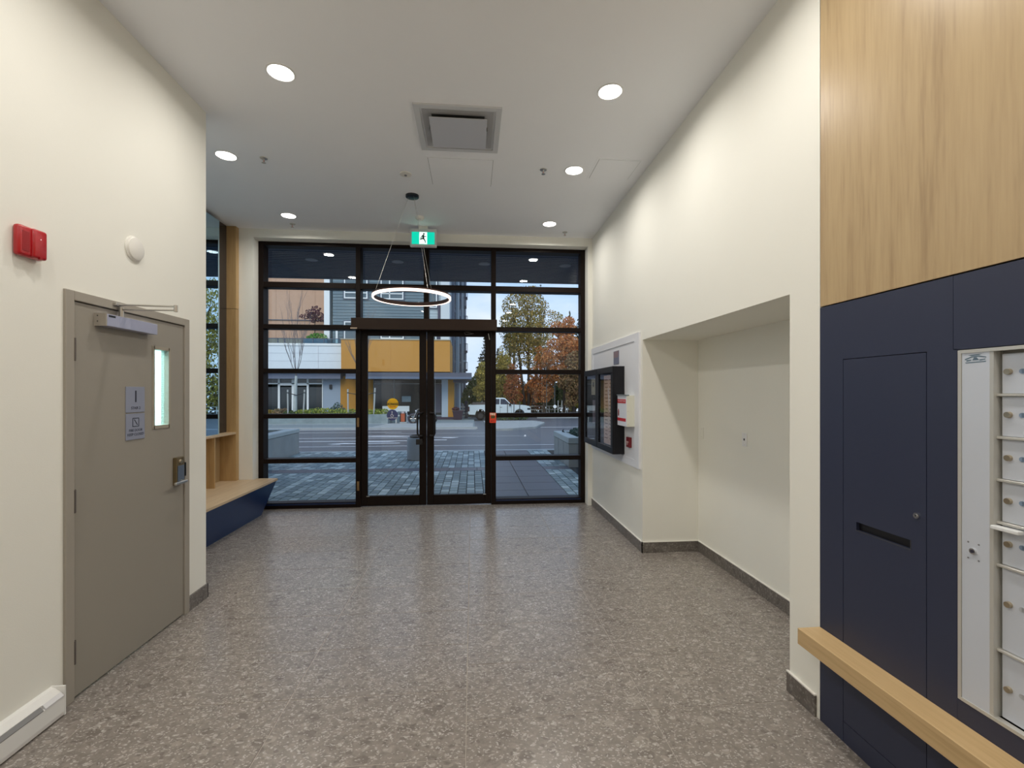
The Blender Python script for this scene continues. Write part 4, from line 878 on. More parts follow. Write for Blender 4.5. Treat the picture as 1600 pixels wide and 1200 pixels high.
struct('traffic_island', b2, stamped, 'pale stamped concrete corner island in the road', 'island')
del b
b = MB(); paint = mat('road paint', (0.85, 0.88, 0.90), 0.5, var=0.12)
for y, x0, x1, w_ in ((15.45, -14, 5, 0.07), (17.75, -14, -2.0, 0.12), (19.5, -14, -0.6, 0.10), (23.7, -20, -3.6, 0.10), (26.3, -20, 0.2, 0.12), (22.5, -4.2, 1.0, 0.06), (28.0, 4.2, 30, 0.16), (20.1, -2.6, 2.5, 0.04)):
    slope(b, x0, x1, y, y+w_*1.5, -0.064)
arrow_parts = [[(-5.1, 16.6), (-4.6, 16.95), (-3.9, 16.75), (-2.6, 16.9), (-2.6, 16.7), (-3.7, 16.55), (-4.3, 16.6)], [(-4.95, 16.25), (-4.6, 16.35), (-4.5, 16.2), (-4.8, 16.15)],
               [(-5.0, 20.6), (-4.4, 20.95), (-3.5, 20.9), (-2.5, 20.5), (-3.2, 20.3), (-4.2, 20.45)], [(-4.3, 17.4), (-3.1, 17.35), (-2.8, 17.6), (-4.3, 17.65)], [(-1.75, 18.05), (-1.0, 18.0), (-1.0, 18.25), (-1.7, 18.3)], [(-1.3, 19.3), (-0.8, 19.2), (-0.6, 19.4), (-1.2, 19.5)]]
for P in arrow_parts:
    b.b.faces.new([b.b.verts.new((x, y, g(y)-0.064)) for x, y in P])
tag(obj('road_marking', b, paint), 'worn white lane lines and arrows painted on the street', 'road marking', kind='structure')
# iron covers, small road stud
t = thing('road_marker', 'small white marker standing on the wet road by the island', 'marker', (2.45, 20.0, g(20)-0.07))
obj('stud', MB().cyl((2.3, 19.9, g(20)-0.07), (2.3, 19.9, g(20)+0.0), 0.05, 0.03, 10), white_m, t)

# ================================================================== BUILDING OPPOSITE
YB = 42.0
BX = W  # shorthand for a point seen in direction (x, y) at depth Y
bld = thing('apartment_building', 'apartment block across the street with tan, white, ochre and blue siding', 'building', (-8, 44, g(42)))
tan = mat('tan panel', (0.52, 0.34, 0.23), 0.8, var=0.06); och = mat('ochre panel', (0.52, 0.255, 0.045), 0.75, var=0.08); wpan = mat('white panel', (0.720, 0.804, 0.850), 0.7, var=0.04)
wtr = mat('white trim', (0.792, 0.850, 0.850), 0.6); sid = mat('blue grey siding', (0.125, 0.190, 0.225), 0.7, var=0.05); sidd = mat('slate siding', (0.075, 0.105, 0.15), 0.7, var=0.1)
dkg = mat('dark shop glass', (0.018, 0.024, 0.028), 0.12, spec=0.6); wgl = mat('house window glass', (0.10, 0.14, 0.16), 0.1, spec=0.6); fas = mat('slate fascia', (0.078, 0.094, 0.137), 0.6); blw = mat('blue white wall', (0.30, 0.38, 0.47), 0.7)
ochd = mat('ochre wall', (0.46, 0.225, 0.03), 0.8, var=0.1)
zg = -1.1
def X(x, Y=YB): return BX(x, 600, Y)[0]
def Z(y, Y=YB, x=600): return BX(x, y, Y)[1]
# core masses
obj('core', MB().box(-28, X(702, 44), 46.3, 49.9, zg, 15), sidd, bld)
obj('ground_soffit', MB().box(-40, X(533), YB+0.1, 46.3, Z(577)-0.15, Z(577)), fas, bld)
obj('balcony_front', MB().box(-40, X(533), YB, YB+0.25, Z(577), Z(541)), wpan, bld)
for y in (553, 565): obj('panel_joint', MB().box(-40, X(533), YB-0.012, YB, Z(y), Z(y)+0.03), mat('joint grey', (0.50, 0.56, 0.62), 0.7), bld)
for x in (455, 497): obj('panel_joint', MB().box(X(x), X(x)+0.03, YB-0.012, YB, Z(577), Z(541)), mat('joint grey', (0.5,)*3), bld)
obj('balcony_coping', MB().box(-40, X(533), YB-0.06, YB+0.3, Z(541), Z(537.5)), wtr, bld)
obj('terrace_floor', MB().box(-40, X(533), YB+0.25, 46.3, Z(550), Z(545)), fas, bld)
rg = obj('railing_glass', MB().box(-40, X(531), YB+0.08, YB+0.10, Z(537.5), Z(530)), glass('railing glass', (0.62, 0.78, 0.84)), bld)
obj('rail', MB().box(-40, X(531), YB+0.05, YB+0.13, Z(530.5), Z(529.5)), fas, bld)
for x in (412, 433, 444, 488, 505, 530): obj('rail_post', MB().box(X(x), X(x)+0.06, YB+0.05, YB+0.13, Z(537.5), Z(530)), fas, bld)
obj('tan_wall', MB().box(-40, X(512, 46), 46.0, 46.3, Z(550, 46), 15), tan, bld)
for x in (431, 452, 472, 492): obj('panel_joint', MB().box(X(x, 46), X(x, 46)+0.03, 45.985, 46.0, Z(550, 46), 15), mat('tan joint', (0.44, 0.29, 0.195), 0.8), bld)
obj('white_corner_board', MB().box(X(511.5, 45), X(520, 45), 44.0, 46.3, Z(550, 45), 15), wtr, bld)
obj('white_corner_board', MB().box(X(410, 45.9), X(418.5, 45.9), 45.8, 46.0, Z(550, 46), 15), wtr, bld)
obj('string_course', MB().box(-40, X(702, 44), 45.9, 45.98, Z(502.5, 46), Z(501.5, 46)), fas, bld)
b = MB()      # lapped siding boards, one joined part (each a few pixels high)
x0, x1 = X(520, 44), X(663, 44); z = 2.0
while z < 14.8:
    b.prism([(44.0, z), (44.0-0.05, z), (44.0-0.005, z+0.285), (44.0, z+0.285)], 'X', x0, x1); z += 0.285
obj('siding_boards', b, sid, bld)['kind'] = 'stuff'
obj('siding_wall', MB().box(x0, X(690, 44), 44.0, 46.3, 2.0, 15), sid, bld)
b = MB(); x0, x1 = X(663, 44), X(689, 44); z = 2.0
while z < 14.8: b.prism([(44.0, z), (43.96, z), (43.995, z+0.285), (44.0, z+0.285)], 'X', x0, x1); z += 0.285
obj('pale_siding', b, mat('pale siding', (0.390, 0.481, 0.520), 0.7, var=0.08), bld)['kind'] = 'stuff'
obj('white_pilaster', MB().box(X(689, 44), X(702.5, 44), 43.6, 46.3, Z(560, 44), 15), mat('pilaster', (0.600, 0.672, 0.696), 0.7), bld)
obj('string_course', MB().box(X(520, 44), X(702, 44), 43.55, 43.62, Z(511.5, 44), Z(510.5, 44)), fas, bld)
obj('downspout', MB().box(X(684, 43.9), X(688, 43.9), 43.8, 43.95, Z(530, 44), Z(474, 44)), mat('dark downspout', (0.05, 0.05, 0.09), 0.5), bld)
obj('downspout', MB().box(X(525, 43.9), X(528, 43.9), 43.8, 43.95, Z(537, 44), Z(516, 44)), wtr, bld)
def house_window(xa, xb, ya, yb, Y, mull, sash):
    f = MB(); x0, x1, z1, z0 = X(xa, Y), X(xb, Y), Z(ya, Y), Z(yb, Y); k = 0.10
    f.box(x0, x1, Y-0.12, Y, z0, z0+k).box(x0, x1, Y-0.12, Y, z1-k, z1).box(x0, x0+k, Y-0.12, Y, z0+k, z1-k).box(x1-k, x1, Y-0.12, Y, z0+k, z1-k)
    for m_ in mull: f.box(X(m_, Y)-0.05, X(m_, Y)+0.05, Y-0.12, Y, z0+k, z1-k)
    for s_ in sash: f.box(x0+k, x1-k, Y-0.12, Y, Z(s_, Y)-0.045, Z(s_, Y)+0.045)
    w_ = obj('window', f, wtr, bld)
    obj('pane', MB().box(x0+k, x1-k, Y-0.06, Y-0.04, z0+k, z1-k), wgl, w_)
    obj('surround', MB().box(x0-0.12, x1+0.12, Y-0.04, Y-0.02, z0-0.12, z1+0.12), sidd, w_)
house_window(538, 574.5, 425, 467.5, 43.95, [557], [458.5]); house_window(595, 630.5, 420, 468, 43.95, [609], [459])
house_window(538, 572, 503, 532, 43.95, [], []); house_window(595, 631, 500, 529.5, 43.95, [609], []); house_window(668, 682, 503, 545, 43.95, [], [])
house_window(668, 683, 425, 480, 43.95, [], [])
# ochre bay
YO = 41.0
obj('ochre_bay', MB().box(X(533, YO), X(703, YO), YO, 46.3, Z(580.5, YO), Z(531, YO)), och, bld)
obj('bay_coping', MB().box(X(533, YO)-0.05, X(703, YO)+0.05, YO-0.06, 43.9, Z(531, YO), Z(529.6, YO)), mat('pale cap line', (0.40, 0.36, 0.26), 0.6), bld)
for x in (610, 657): obj('panel_joint', MB().box(X(x, YO), X(x, YO)+0.025, YO-0.01, YO, Z(580, YO), Z(531, YO)), mat('ochre joint', (0.50, 0.23, 0.04), 0.8), bld)
obj('canopy', MB().box(X(540, 40.3), X(737, 40.3), 40.3, 46, Z(592, 40.3), Z(582, 40.3)), fas, bld)
obj('canopy_edge', MB().box(X(540, 40.3), X(737, 40.3), 40.25, 40.3, Z(592, 40.3), Z(588.5, 40.3)), mat('canopy edge', (0.111, 0.156, 0.234), 0.5), bld)
obj('canopy', MB().box(X(708, 42), X(730, 42), 42.0, 45, Z(597.5, 42), Z(593.5, 42)), fas, bld)
# ground floor left: white framed shop windows
YG = 43.4
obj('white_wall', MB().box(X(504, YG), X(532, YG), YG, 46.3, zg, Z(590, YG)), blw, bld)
obj('wall_lamp', MB().box(X(515, YG), X(519, YG), YG-0.12, YG, Z(608, YG), Z(601, YG)), black_m, bld)
obj('soffit_band', MB().box(-40, X(532, 42.6), 42.6, 46.3, Z(592, 42.6), Z(583, 42.6)), mat('soffit grey', (0.16, 0.19, 0.27), 0.7), bld)
for a, b_, y0, y1 in ((385, 412, 592, 645), (414, 434, 592, 599), (414, 434, 600, 645), (438, 482, 592, 599), (438, 456, 602, 645), (463, 479, 602, 645), (483, 504, 592, 599), (483, 504, 600, 645)):
    f = obj('shop_window', MB().box(X(a, YG)-0.05, X(b_, YG)+0.05, YG+0.05, YG+0.12, Z(y1+6, YG), Z(y0, YG)), dkg, bld)
b = MB()
for x, wd in ((412, 1.4), (436, 3.2), (459, 6.0), (481, 3.0), (504, 1.2)): b.box(X(x-wd/2, YG), X(x+wd/2, YG), YG-0.05, YG+0.12, zg, Z(592, YG))
b.box(-40, X(504, YG), YG-0.05, YG+0.12, Z(600.5, YG), Z(598.8, YG)); b.box(X(438, YG), X(480, YG), YG-0.04, YG+0.12, Z(602.5, YG), Z(600, YG))
obj('shop_frame', b, wtr, bld)
# ground floor right: ochre wall and dark shopfront
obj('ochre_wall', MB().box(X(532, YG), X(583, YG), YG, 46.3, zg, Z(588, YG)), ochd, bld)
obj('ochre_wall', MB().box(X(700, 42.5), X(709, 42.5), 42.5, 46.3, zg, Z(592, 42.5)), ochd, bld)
obj('shop_window', MB().box(X(583, YG), X(690, YG), YG+0.05, YG+0.2, zg, Z(588, YG)), dkg, bld)
b = MB()
for x, wd in ((584, 0.8), (616, 0.9), (660, 1), (680, 1)): b.box(X(x-wd/2, YG), X(x+wd/2, YG), YG-0.02, YG+0.1, zg, Z(590, YG))
b.box(X(583, YG), X(690, YG), YG-0.02, YG+0.1, Z(600, YG), Z(599.2, YG)); b.box(X(583, YG), X(690, YG), YG-0.02, YG+0.1, Z(651, YG), Z(649, YG))
obj('shop_frame', b, mat('shop frame grey', (0.30, 0.36, 0.40), 0.5), bld)
obj('window_panel', MB().box(X(628, YG), X(642, YG), YG-0.03, YG, Z(628, YG), Z(619, YG)), mat('pale panel', (0.22, 0.32, 0.36), 0.5), bld)  # small pale rectangle in front of the shop glass
obj('shop_curtain', MB().box(X(680, YG), X(689, YG), YG+0.0, YG+0.04, Z(645, YG), Z(601, YG)), mat('dim curtain', (0.10, 0.11, 0.16), 0.8), bld)
obj('white_pillar', MB().box(X(690, 42.5), X(700, 42.5), 42.5, 43.3, Z(652, 42.5), Z(592, 42.5)), mat('pillar blue white', (0.42, 0.52, 0.60), 0.6), bld)
obj('plinth', MB().box(X(683, 42.4), X(709, 42.4), 42.4, 43.5, zg-0.1, Z(652, 42.5)), mat('dark plinth', (0.04, 0.03, 0.06), 0.7), bld)
obj('white_pillar', MB().box(X(709, 44), X(719.5, 44), 44.0, 45, zg, Z(597, 44)), mat('pillar blue white', (0.4,)*3), bld)
obj('pillar_groove', MB().box(X(711.5, 43.98), X(717, 43.98), 43.95, 44.0, zg, Z(599, 44)), mat('groove blue', (0.16, 0.23, 0.33), 0.6), bld)
# receding tower side with balconies
twr = mat('tower siding', (0.130, 0.163, 0.221), 0.7, var=0.2)
steps = [(703, 709, 46.4, 52, sidd), (708, 715, 50, 58, mat('tower blue', (0.169, 0.234, 0.286), 0.7)), (714, 717, 56, 62, mat('tower light', (0.34, 0.42, 0.48), 0.7)), (716, 721, 60, 68, sidd), (720.5, 723, 66, 72, mat('tower light', (0.3,)*3)), (722, 727, 70, 80, twr)]
for xa, xb, ya, yb, mm_ in steps:
    obj('tower_bay', MB().box(X(xa, ya)-2.0, X(xb, ya), ya, yb, zg-1, 24), mm_, bld)
dk = mat('balcony dark', (0.05, 0.05, 0.075), 0.6); pl = mat('balcony pale', (0.40, 0.48, 0.55), 0.6)
for k, (yy, ln) in enumerate(((447, 0), (464, 1), (478, 2), (505, 0), (522, 1), (548, 2), (563, 0), (577, 1))):
    for xa, xb, Yb in ((707, 712, 50), (715, 720, 60), (723, 729 + (k % 2)*1.6, 70)):
        z = Z(yy+(3 if Yb == 60 else 0), Yb); bb = obj('balcony', MB().box(X(xa, Yb), X(xb, Yb), Yb-1.2, Yb, z-0.25, z), dk if k % 3 else pl, bld)
        r_ = MB()
        for q in range(6): xx = X(xa, Yb)+(X(xb, Yb)-X(xa, Yb))*q/5; r_.box(xx-0.03, xx+0.03, Yb-1.2, Yb-1.14, z, z+1.05)
        r_.box(X(xa, Yb), X(xb, Yb), Yb-1.22, Yb-1.12, z+1.0, z+1.08)
        obj('balcony_rail', r_, dk, bb)
for xx in (705.2, 710.3, 716.5, 719.2, 724.5): obj('white_strip', MB().box(X(xx, 46.2+abs(xx-705)*0.9), X(xx+0.7, 46.2+abs(xx-705)*0.9), 46.1+abs(xx-705)*0.9, 46.2+abs(xx-705)*0.9, 3.5, 24), pl, bld)

# terrace things
t = thing('terrace_planter', 'blue grey planter box with green shrub on opposite terrace', 'planter', (X(494), 43.2, Z(545)))
obj('box', MB().box(X(474, 42.8), X(511, 42.8), 42.8, 43.6, Z(545, 43), Z(530.8, 43)), mat('planter slate blue', (0.10, 0.17, 0.24), 0.6), t)
leaves('shrub', [(X(497, 43.2), 43.2, Z(528, 43), 0.85, 0.4, 0.42), (X(487, 43.2), 43.2, Z(529, 43), 0.5, 0.4, 0.25)], 700, 0.16, varied('vivid green leaves', [(0.057, 0.190, 0.038), (0.152, 0.418, 0.057), (0.266, 0.532, 0.095)], 0.7, True), t, 9)
t = thing('terrace_maple', 'small dark red maple growing on the opposite terrace', 'tree', (X(492, 44.5), 44.5, Z(545, 44.5)))
mx_, mz_ = X(492, 44.5), Z(495, 44.5)
obj('trunk', MB().tube([(mx_, 44.5, Z(545, 44.5)), (mx_, 44.5, Z(505, 44.5)), (mx_+0.3, 44.5, Z(492, 44.5))], [0.06, 0.04, 0.02], 6), bark, t)
leaves('foliage', [(mx_+0.1, 44.5, Z(484, 44.5), 0.45, 0.4, 0.25), (mx_-0.2, 44.5, Z(489, 44.5), 0.7, 0.4, 0.25), (mx_-0.9, 44.5, Z(496, 44.5), 0.5, 0.4, 0.25), (mx_+0.1, 44.5, Z(495, 44.5), 0.9, 0.5, 0.35), (mx_+0.9, 44.5, Z(499, 44.5), 0.5, 0.4, 0.4), (mx_, 44.5, Z(501, 44.5), 0.5, 0.4, 0.3)], 900, 0.17, pur, t, 12)
# raised bed in front of the building with hedge, saplings, stakes
bed = thing('street_planter', 'low concrete planter wall with hedge across the street', 'planter', (-12, 33, g(33)))
obj('retaining_wall', MB().box(-40, X(606, 33), 33.0, 33.25, g(33)-0.1, Z(647.5, 33)).box(X(606, 33)-0.25, X(606, 33), 33.25, 40, g(40)-0.1, Z(647.5, 33)), mat('weathered planter wall', (0.22, 0.28, 0.29), 0.8, var=0.3), bed)
obj('soil', MB().box(-40, X(606, 33)-0.25, 33.25, 40, g(40), Z(649, 33)), soil, bed)
obj('gutter_line', slopebox(MB(), -40, X(606, 33), 32.6, 33.0, 0.05, 0.1), pale_conc, bed)
def hedge(px0_, px1_, ytop, m, label, seed, Y=34.0, n=900):
    t = thing('hedge_shrub', label, 'hedge', (X((px0_+px1_)/2, Y), Y, Z(649, 33)))
    xc, rx = X((px0_+px1_)/2, Y), (X(px1_, Y)-X(px0_, Y))/2; zb, zt = Z(648, Y), Z(ytop, Y)
    leaves('foliage', [(xc+rx*u, Y+v, zb+0.1, rx*0.42, 0.6, (zt-zb)*hh) for u, v, hh in ((-0.7, 0, 0.8), (-0.25, 0.2, 0.95), (0.2, 0, 0.85), (0.68, 0.1, 0.9))], n, 0.13, m, t, seed)
hedge(405, 434, 641, olv, 'brownish low shrub at the far left of the street planter', 1)
hedge(428, 447, 639, varied('russet leaves', [(0.190, 0.152, 0.076), (0.418, 0.247, 0.133), (0.152, 0.228, 0.114)], 0.8, True), 'russet low shrub beside the left stake in the street planter', 2)
hedge(445, 467, 643, gr1, 'dull green low shrub around the sapling trunk', 3)
hedge(464, 486, 640.5, gr3, 'bright green shrub right of the sapling trunk', 4)
hedge(484, 515, 637.5, gr3, 'tallest bright green shrub before the dark shop door', 5)
hedge(512, 556, 640, gr3, 'bright green shrub left of the glass doors edge', 6)
hedge(572, 606, 640, gr3, 'green shrub at the right end of the street planter', 7)
t = thing('grey_bush', 'dark blue green bush before the white wall opposite', 'bush', (X(526, 35), 35, Z(648, 35)))
leaves('foliage', [(X(528, 35), 35, Z(637, 35), 0.35, 0.4, 0.4), (X(523, 35), 35, Z(640, 35), 0.4, 0.4, 0.25), (X(533, 35), 35, Z(641, 35), 0.35, 0.4, 0.3)], 500, 0.13, varied('blue green leaves', [(0.057, 0.114, 0.095), (0.133, 0.209, 0.171)], 0.8, True), t, 21)
def sapling(px, Y, label, seed, top):
    rnd = random.Random(seed); x0 = X(px, Y); zb = Z(649, Y); t = thing('sapling_tree', label, 'tree', (x0, Y, zb))
    zf = Z(588, Y)
    obj('trunk', MB().tube([(x0, Y, zb), (x0+0.02, Y, Z(620, Y)), (x0+0.08, Y, zf)], [0.15, 0.12, 0.085], 10), palebark, t, smooth=True)
    b = MB(); zt = Z(top, Y)
    def branch(p, d, l, r, lev):
        q = p+d*l; b.tube([tuple(p), tuple((p+q)/2+Vector((rnd.uniform(-.03, .03)*l, 0, 0))), tuple(q)], [r, r*0.8, r*0.55], 5)
        if lev == 0: return
        for k in range(3 if lev > 1 else 2):
            dd = (d+Vector((rnd.uniform(-.28, .28), rnd.uniform(-.28, .28), rnd.uniform(0.05, .35)))).normalized()
            branch(p+d*l*rnd.uniform(0.45, 1.0), dd, l*rnd.uniform(0.55, 0.75), r*0.55, lev-1)
    hgt = zt-zf
    for a in (-0.34, -0.16, 0.0, 0.12, 0.30): branch(Vector((x0+0.08, Y, zf)), Vector((a, rnd.uniform(-.2, .2), 1)).normalized(), hgt*(0.50-abs(a)*0.6), 0.026, 3)
    obj('branches', b, mat('twig grey', (0.14, 0.13, 0.14), 0.8), t)
    return t
sapling(461, 34.0, 'slim bare sapling tree tied between two stakes across the street', 3, 440)
sapling(562, 34.0, 'slim bare sapling hidden mostly by the door mullion', 8, 470)
stake_m = mat('pale stake', (0.40, 0.42, 0.40), 0.8)
for x0_, x1_, yt, l in ((450, 449.5, 609, 'left pale wooden stake beside the sapling trunk'), (474, 476, 609, 'right pale wooden stake leaning beside the sapling trunk'), (544, 543.5, 608, 'pale wooden stake before the ochre wall opposite'), (584, 586, 606, 'pale wooden stake seen through the left door glass')):
    t = thing('tree_stake', l, 'stake', (X(x0_, 33.7), 33.7, Z(649, 33.7)))
    obj('pole', MB().cyl((X(x0_, 33.7), 33.7, Z(649, 33.7)), (X(x1_, 33.7), 33.7, Z(yt, 33.7)), 0.055, 0.055, 8), stake_m, t)
    obj('tie', MB().cyl((X(x1_, 33.7), 33.7, Z(614.5, 33.7)), (X(x1_, 33.7), 33.7, Z(613, 33.7)), 0.065, n=8), black_m, t)
for xa, xb, l in ((450, 476, 'black rubber strap tying the left sapling to its stakes'), (544, 585, 'black rubber strap between the stakes behind the door frame')):
    tag(obj('tree_strap', MB().tube([(X(xa, 33.8), 33.75, Z(614, 33.8)), (X((xa+xb)/2, 33.8), 33.84, Z(617.5, 33.8)), (X(xb, 33.8), 33.75, Z(614, 33.8))], 0.03, 6), black_m), l, 'strap')
# street furniture
YS = 34.5
t = thing('street_bench', 'long white street bench seen behind the yellow door sticker', 'bench', (X(619, YS), YS, g(YS)))
obj('back', MB().box(X(597.5, YS), X(639.5, YS), YS, YS+0.06, Z(643, YS), Z(634.5, YS)), mat('bench white', (0.52, 0.58, 0.58), 0.6, var=0.1), t)
obj('seat', MB().box(X(599, YS), X(638, YS), YS-0.5, YS+0.05, Z(650, YS), Z(648.5, YS)), mat('bench white', (0.5,)*3), t)
for x in (600, 620, 635.5): obj('leg', MB().box(X(x, YS)-0.03, X(x, YS)+0.04, YS-0.4, YS, g(YS), Z(643, YS)), wtr, t)
YT = 33.6
t = thing('orange_box', 'orange panelled dark street box below the white bench', 'box', (X(629.5, YT), YT, g(YT)))
zb = g(YT)+0.03
obj('cabinet', MB().box(X(624.5, YT), X(634, YT), YT, YT+0.4, zb, Z(645.5, YT), 0.01), black_m, t)
obj('front', MB().box(X(626.5, YT), X(632.5, YT), YT-0.03, YT, zb+0.12, Z(646.5, YT)), mat('orange board', (0.42, 0.09, 0.03), 0.6), t)
obj('top_cap', MB().box(X(627.5, YT), X(631.5, YT), YT-0.03, YT+0.2, Z(646, YT), Z(643.6, YT)), mat('pale pink cap', (0.5, 0.42, 0.42), 0.6), t)
obj('base', MB().box(X(625, YT), X(636, YT), YT-0.15, YT+0.5, g(YT)+0.02, g(YT)+0.13), pale_conc, t)
# parked motorcycle (only its front shows left of the door pull)
YM = 33.0; mxc = X(645.5, YM); gz = g(YM)+0.045
t = thing('motorcycle', 'dark parked motorcycle partly hidden by the left door pull', 'motorcycle', (mxc+0.6, YM, gz))
for xx in (mxc, mxc+1.38):
    wobj = obj('wheel', MB().torus((xx, YM, gz+0.33), 0.27, 0.06, 'Y', 28, 8), black_m, t, smooth=True)
    b = MB().cyl((xx, YM-0.04, gz+0.33), (xx, YM+0.04, gz+0.33), 0.05, n=12)
    for a in range(6): b.cyl((xx, YM, gz+0.33), (xx+0.24*math.cos(a*math.pi/3), YM, gz+0.33+0.24*math.sin(a*math.pi/3)), 0.014, n=6)
    obj('hub', b, chrome_m, wobj)
obj('fork', MB().cyl((mxc, YM-0.07, gz+0.33), (mxc+0.28, YM-0.07, gz+0.95), 0.022).cyl((mxc, YM+0.07, gz+0.33), (mxc+0.28, YM+0.07, gz+0.95), 0.022), steel_m, t)
obj('fender', MB().torus((mxc, YM, gz+0.33), 0.34, 0.035, 'Y', 28, 6), mat('smoke blue', (0.05, 0.05, 0.09), 0.3), t, smooth=True)
obj('engine', MB().box(mxc+0.45, mxc+0.95, YM-0.13, YM+0.13, gz+0.2, gz+0.52, 0.05), dsteel_m, t, smooth=True)
obj('fuel_tank', MB().box(mxc+0.35, mxc+0.85, YM-0.13, YM+0.13, gz+0.56, gz+0.82, 0.09, 3), mat('smoke blue', (0.05, 0.05, 0.09)), t, smooth=True)
obj('seat', MB().box(mxc+0.80, mxc+1.45, YM-0.12, YM+0.12, gz+0.60, gz+0.74, 0.05), black_m, t, smooth=True)
obj('handlebar', MB().tube([(mxc+0.36, YM-0.36, gz+1.0), (mxc+0.27, YM-0.12, gz+0.98), (mxc+0.27, YM+0.12, gz+0.98), (mxc+0.36, YM+0.36, gz+1.0)], 0.014), steel_m, t)
obj('headlamp', MB().lathe([(0.09, 0), (0.08, 0.09), (0.03, 0.13)], (mxc+0.16, YM, gz+0.86), 16, 'X'), chrome_m, t, smooth=True)
# dark pot at the corner
YP = 41.6; xp = X(715.5, YP); zp = g(YP)+0.03
t = thing('corner_planter_pot', 'dark square tapered pot at the far building corner', 'pot', (xp, YP, zp))
b = MB(); V = []
for z, r in ((zp, 0.34), (zp+0.75, 0.46)):
    for sx_, sy_ in ((-1, -1), (1, -1), (1, 1), (-1, 1)): V.append(b.b.verts.new((xp+sx_*r, YP+sy_*r, z)))
for f in ((0, 1, 2, 3), (4, 5, 6, 7), (0, 1, 5, 4), (1, 2, 6, 5), (2, 3, 7, 6), (3, 0, 4, 7)): b.b.faces.new([V[i] for i in f])
obj('pot', b, mat('plum pot', (0.035, 0.018, 0.035), 0.5), t)
obj('rim', MB().box(xp-0.5, xp+0.5, YP-0.5, YP+0.5, zp+0.75, zp+0.84, 0.01), mat('plum pot', (0.03,)*3), t)
leaves('foliage', [(xp-0.2, YP, zp+0.98, 0.35, 0.3, 0.16)], 160, 0.14, pur, t, 4)
t = thing('stacked_crates', 'pale horizontal crates behind the parked white pickup', 'crate', (X(722.5, 46), 46, g(46)))
for z, l in ((0.2, 0), (0.48, 0), (0.78, 0), (1.1, 0)): obj('slat', MB().box(X(719.5, 46), X(726.5, 46), 46, 46.6, g(46)+z, g(46)+z+0.13), mat('crate pale', (0.42, 0.42, 0.38), 0.8), t)
obj('dark_box', MB().box(X(726, 46.5), X(731, 46.5), 46.3, 47, g(46), g(46)+1.75), mat('crate dark', (0.03, 0.03, 0.05), 0.8), t)

# ---- pickup truck
TY0, TY1 = 42.3, 44.2; tz = g(43)-0.03; tx = X(731, TY0)
car = thing('pickup_truck', 'white crew cab pickup truck parked across the street facing right', 'truck', (tx+2.9, 43.2, tz))
TS = 1.06
carw = mat('truck white', (0.600, 0.696, 0.720), 0.25, coat=0.6, spec=0.5); tyre = mat('tyre', (0.010, 0.009, 0.009), 0.85, spec=0.1); cgl = mat('truck glass', (0.02, 0.022, 0.035), 0.08, spec=0.6)
def arch(cx, r, n=12): return [(cx+r*math.cos(math.pi-math.pi*i/n), 0.50+r*math.sin(math.pi-math.pi*i/n)) for i in range(n+1)]
Lh = 5.85; w1, w2 = 1.15, 4.78
low = [(0.02, 0.62), (0.10, 0.50)]+[(w1-0.50, 0.48)]+arch(w1, 0.47)+[(w1+0.50, 0.45), (w2-0.52, 0.45)]+arch(w2, 0.48)+[(w2+0.52, 0.42), (Lh-0.05, 0.40), (Lh, 0.62), (Lh-0.02, 1.02), (Lh-0.16, 1.22), (Lh-0.55, 1.30), (4.05, 1.36), (3.95, 1.36), (1.85, 1.36), (0.05, 1.33)]
body = obj('body', MB().prism([(tx+u, tz+v*TS) for u, v in low], 'Y', TY0, TY1), carw, car)
bm_ = [(4.05, 1.34), (3.45, 1.92), (3.25, 1.96), (2.15, 1.95), (1.95, 1.88), (1.86, 1.34)]
cabm = MB(); A = [cabm.b.verts.new((tx+u, TY0+(0.02 if v < 1.4 else 0.20), tz+v*TS)) for u, v in bm_]; B_ = [cabm.b.verts.new((tx+u, TY1-(0.02 if v < 1.4 else 0.20), tz+v*TS)) for u, v in bm_]
cabm.b.faces.new(A); cabm.b.faces.new(B_[::-1])
for i in range(6): cabm.b.faces.new((A[i], B_[i], B_[(i+1) % 6], A[(i+1) % 6]))
obj('cab', cabm, carw, car)
def yside(v): return TY0+0.02+(v-1.34)/0.6*0.18-0.012
for P in ([(3.90, 1.38), (3.42, 1.84), (3.02, 1.86), (3.00, 1.38)], [(2.92, 1.38), (2.94, 1.86), (2.22, 1.85), (2.02, 1.38)]):
    m_ = MB(); f1 = [m_.b.verts.new((tx+u, yside(v), tz+v*TS)) for u, v in P]; f2 = [m_.b.verts.new((tx+u, yside(v)+0.03, tz+v*TS)) for u, v in P]
    m_.b.faces.new(f1); m_.b.faces.new(f2[::-1])
    for i in range(4): m_.b.faces.new((f1[i], f2[i], f2[(i+1) % 4], f1[(i+1) % 4]))
    obj('side_window', m_, cgl, car)
obj('windshield', MB().quad((tx+4.06, TY0+0.12, tz+1.38), (tx+4.06, TY1-0.12, tz+1.38), (tx+3.49, TY1-0.26, tz+1.90), (tx+3.49, TY0+0.26, tz+1.90)), cgl, car)
for cx_ in (w1, w2):
    for ys_, ye in ((TY0-0.01, TY0+0.24), (TY1-0.24, TY1+0.01)):
        wh = obj('wheel', MB().lathe([(0.30, 0), (0.38, 0.01), (0.405, 0.05), (0.405, 0.20), (0.38, 0.25), (0.30, 0.25)], (tx+cx_, ys_, tz+0.405), 28, 'Y'), tyre, car, smooth=True)
        obj('rim', MB().lathe([(0.24, -0.004), (0.22, 0.01), (0.08, 0.03), (0.0001, 0.0)], (tx+cx_, ys_, tz+0.405), 16, 'Y'), mat('dark rim', (0.05, 0.045, 0.045), 0.4, metal=0.4), wh)
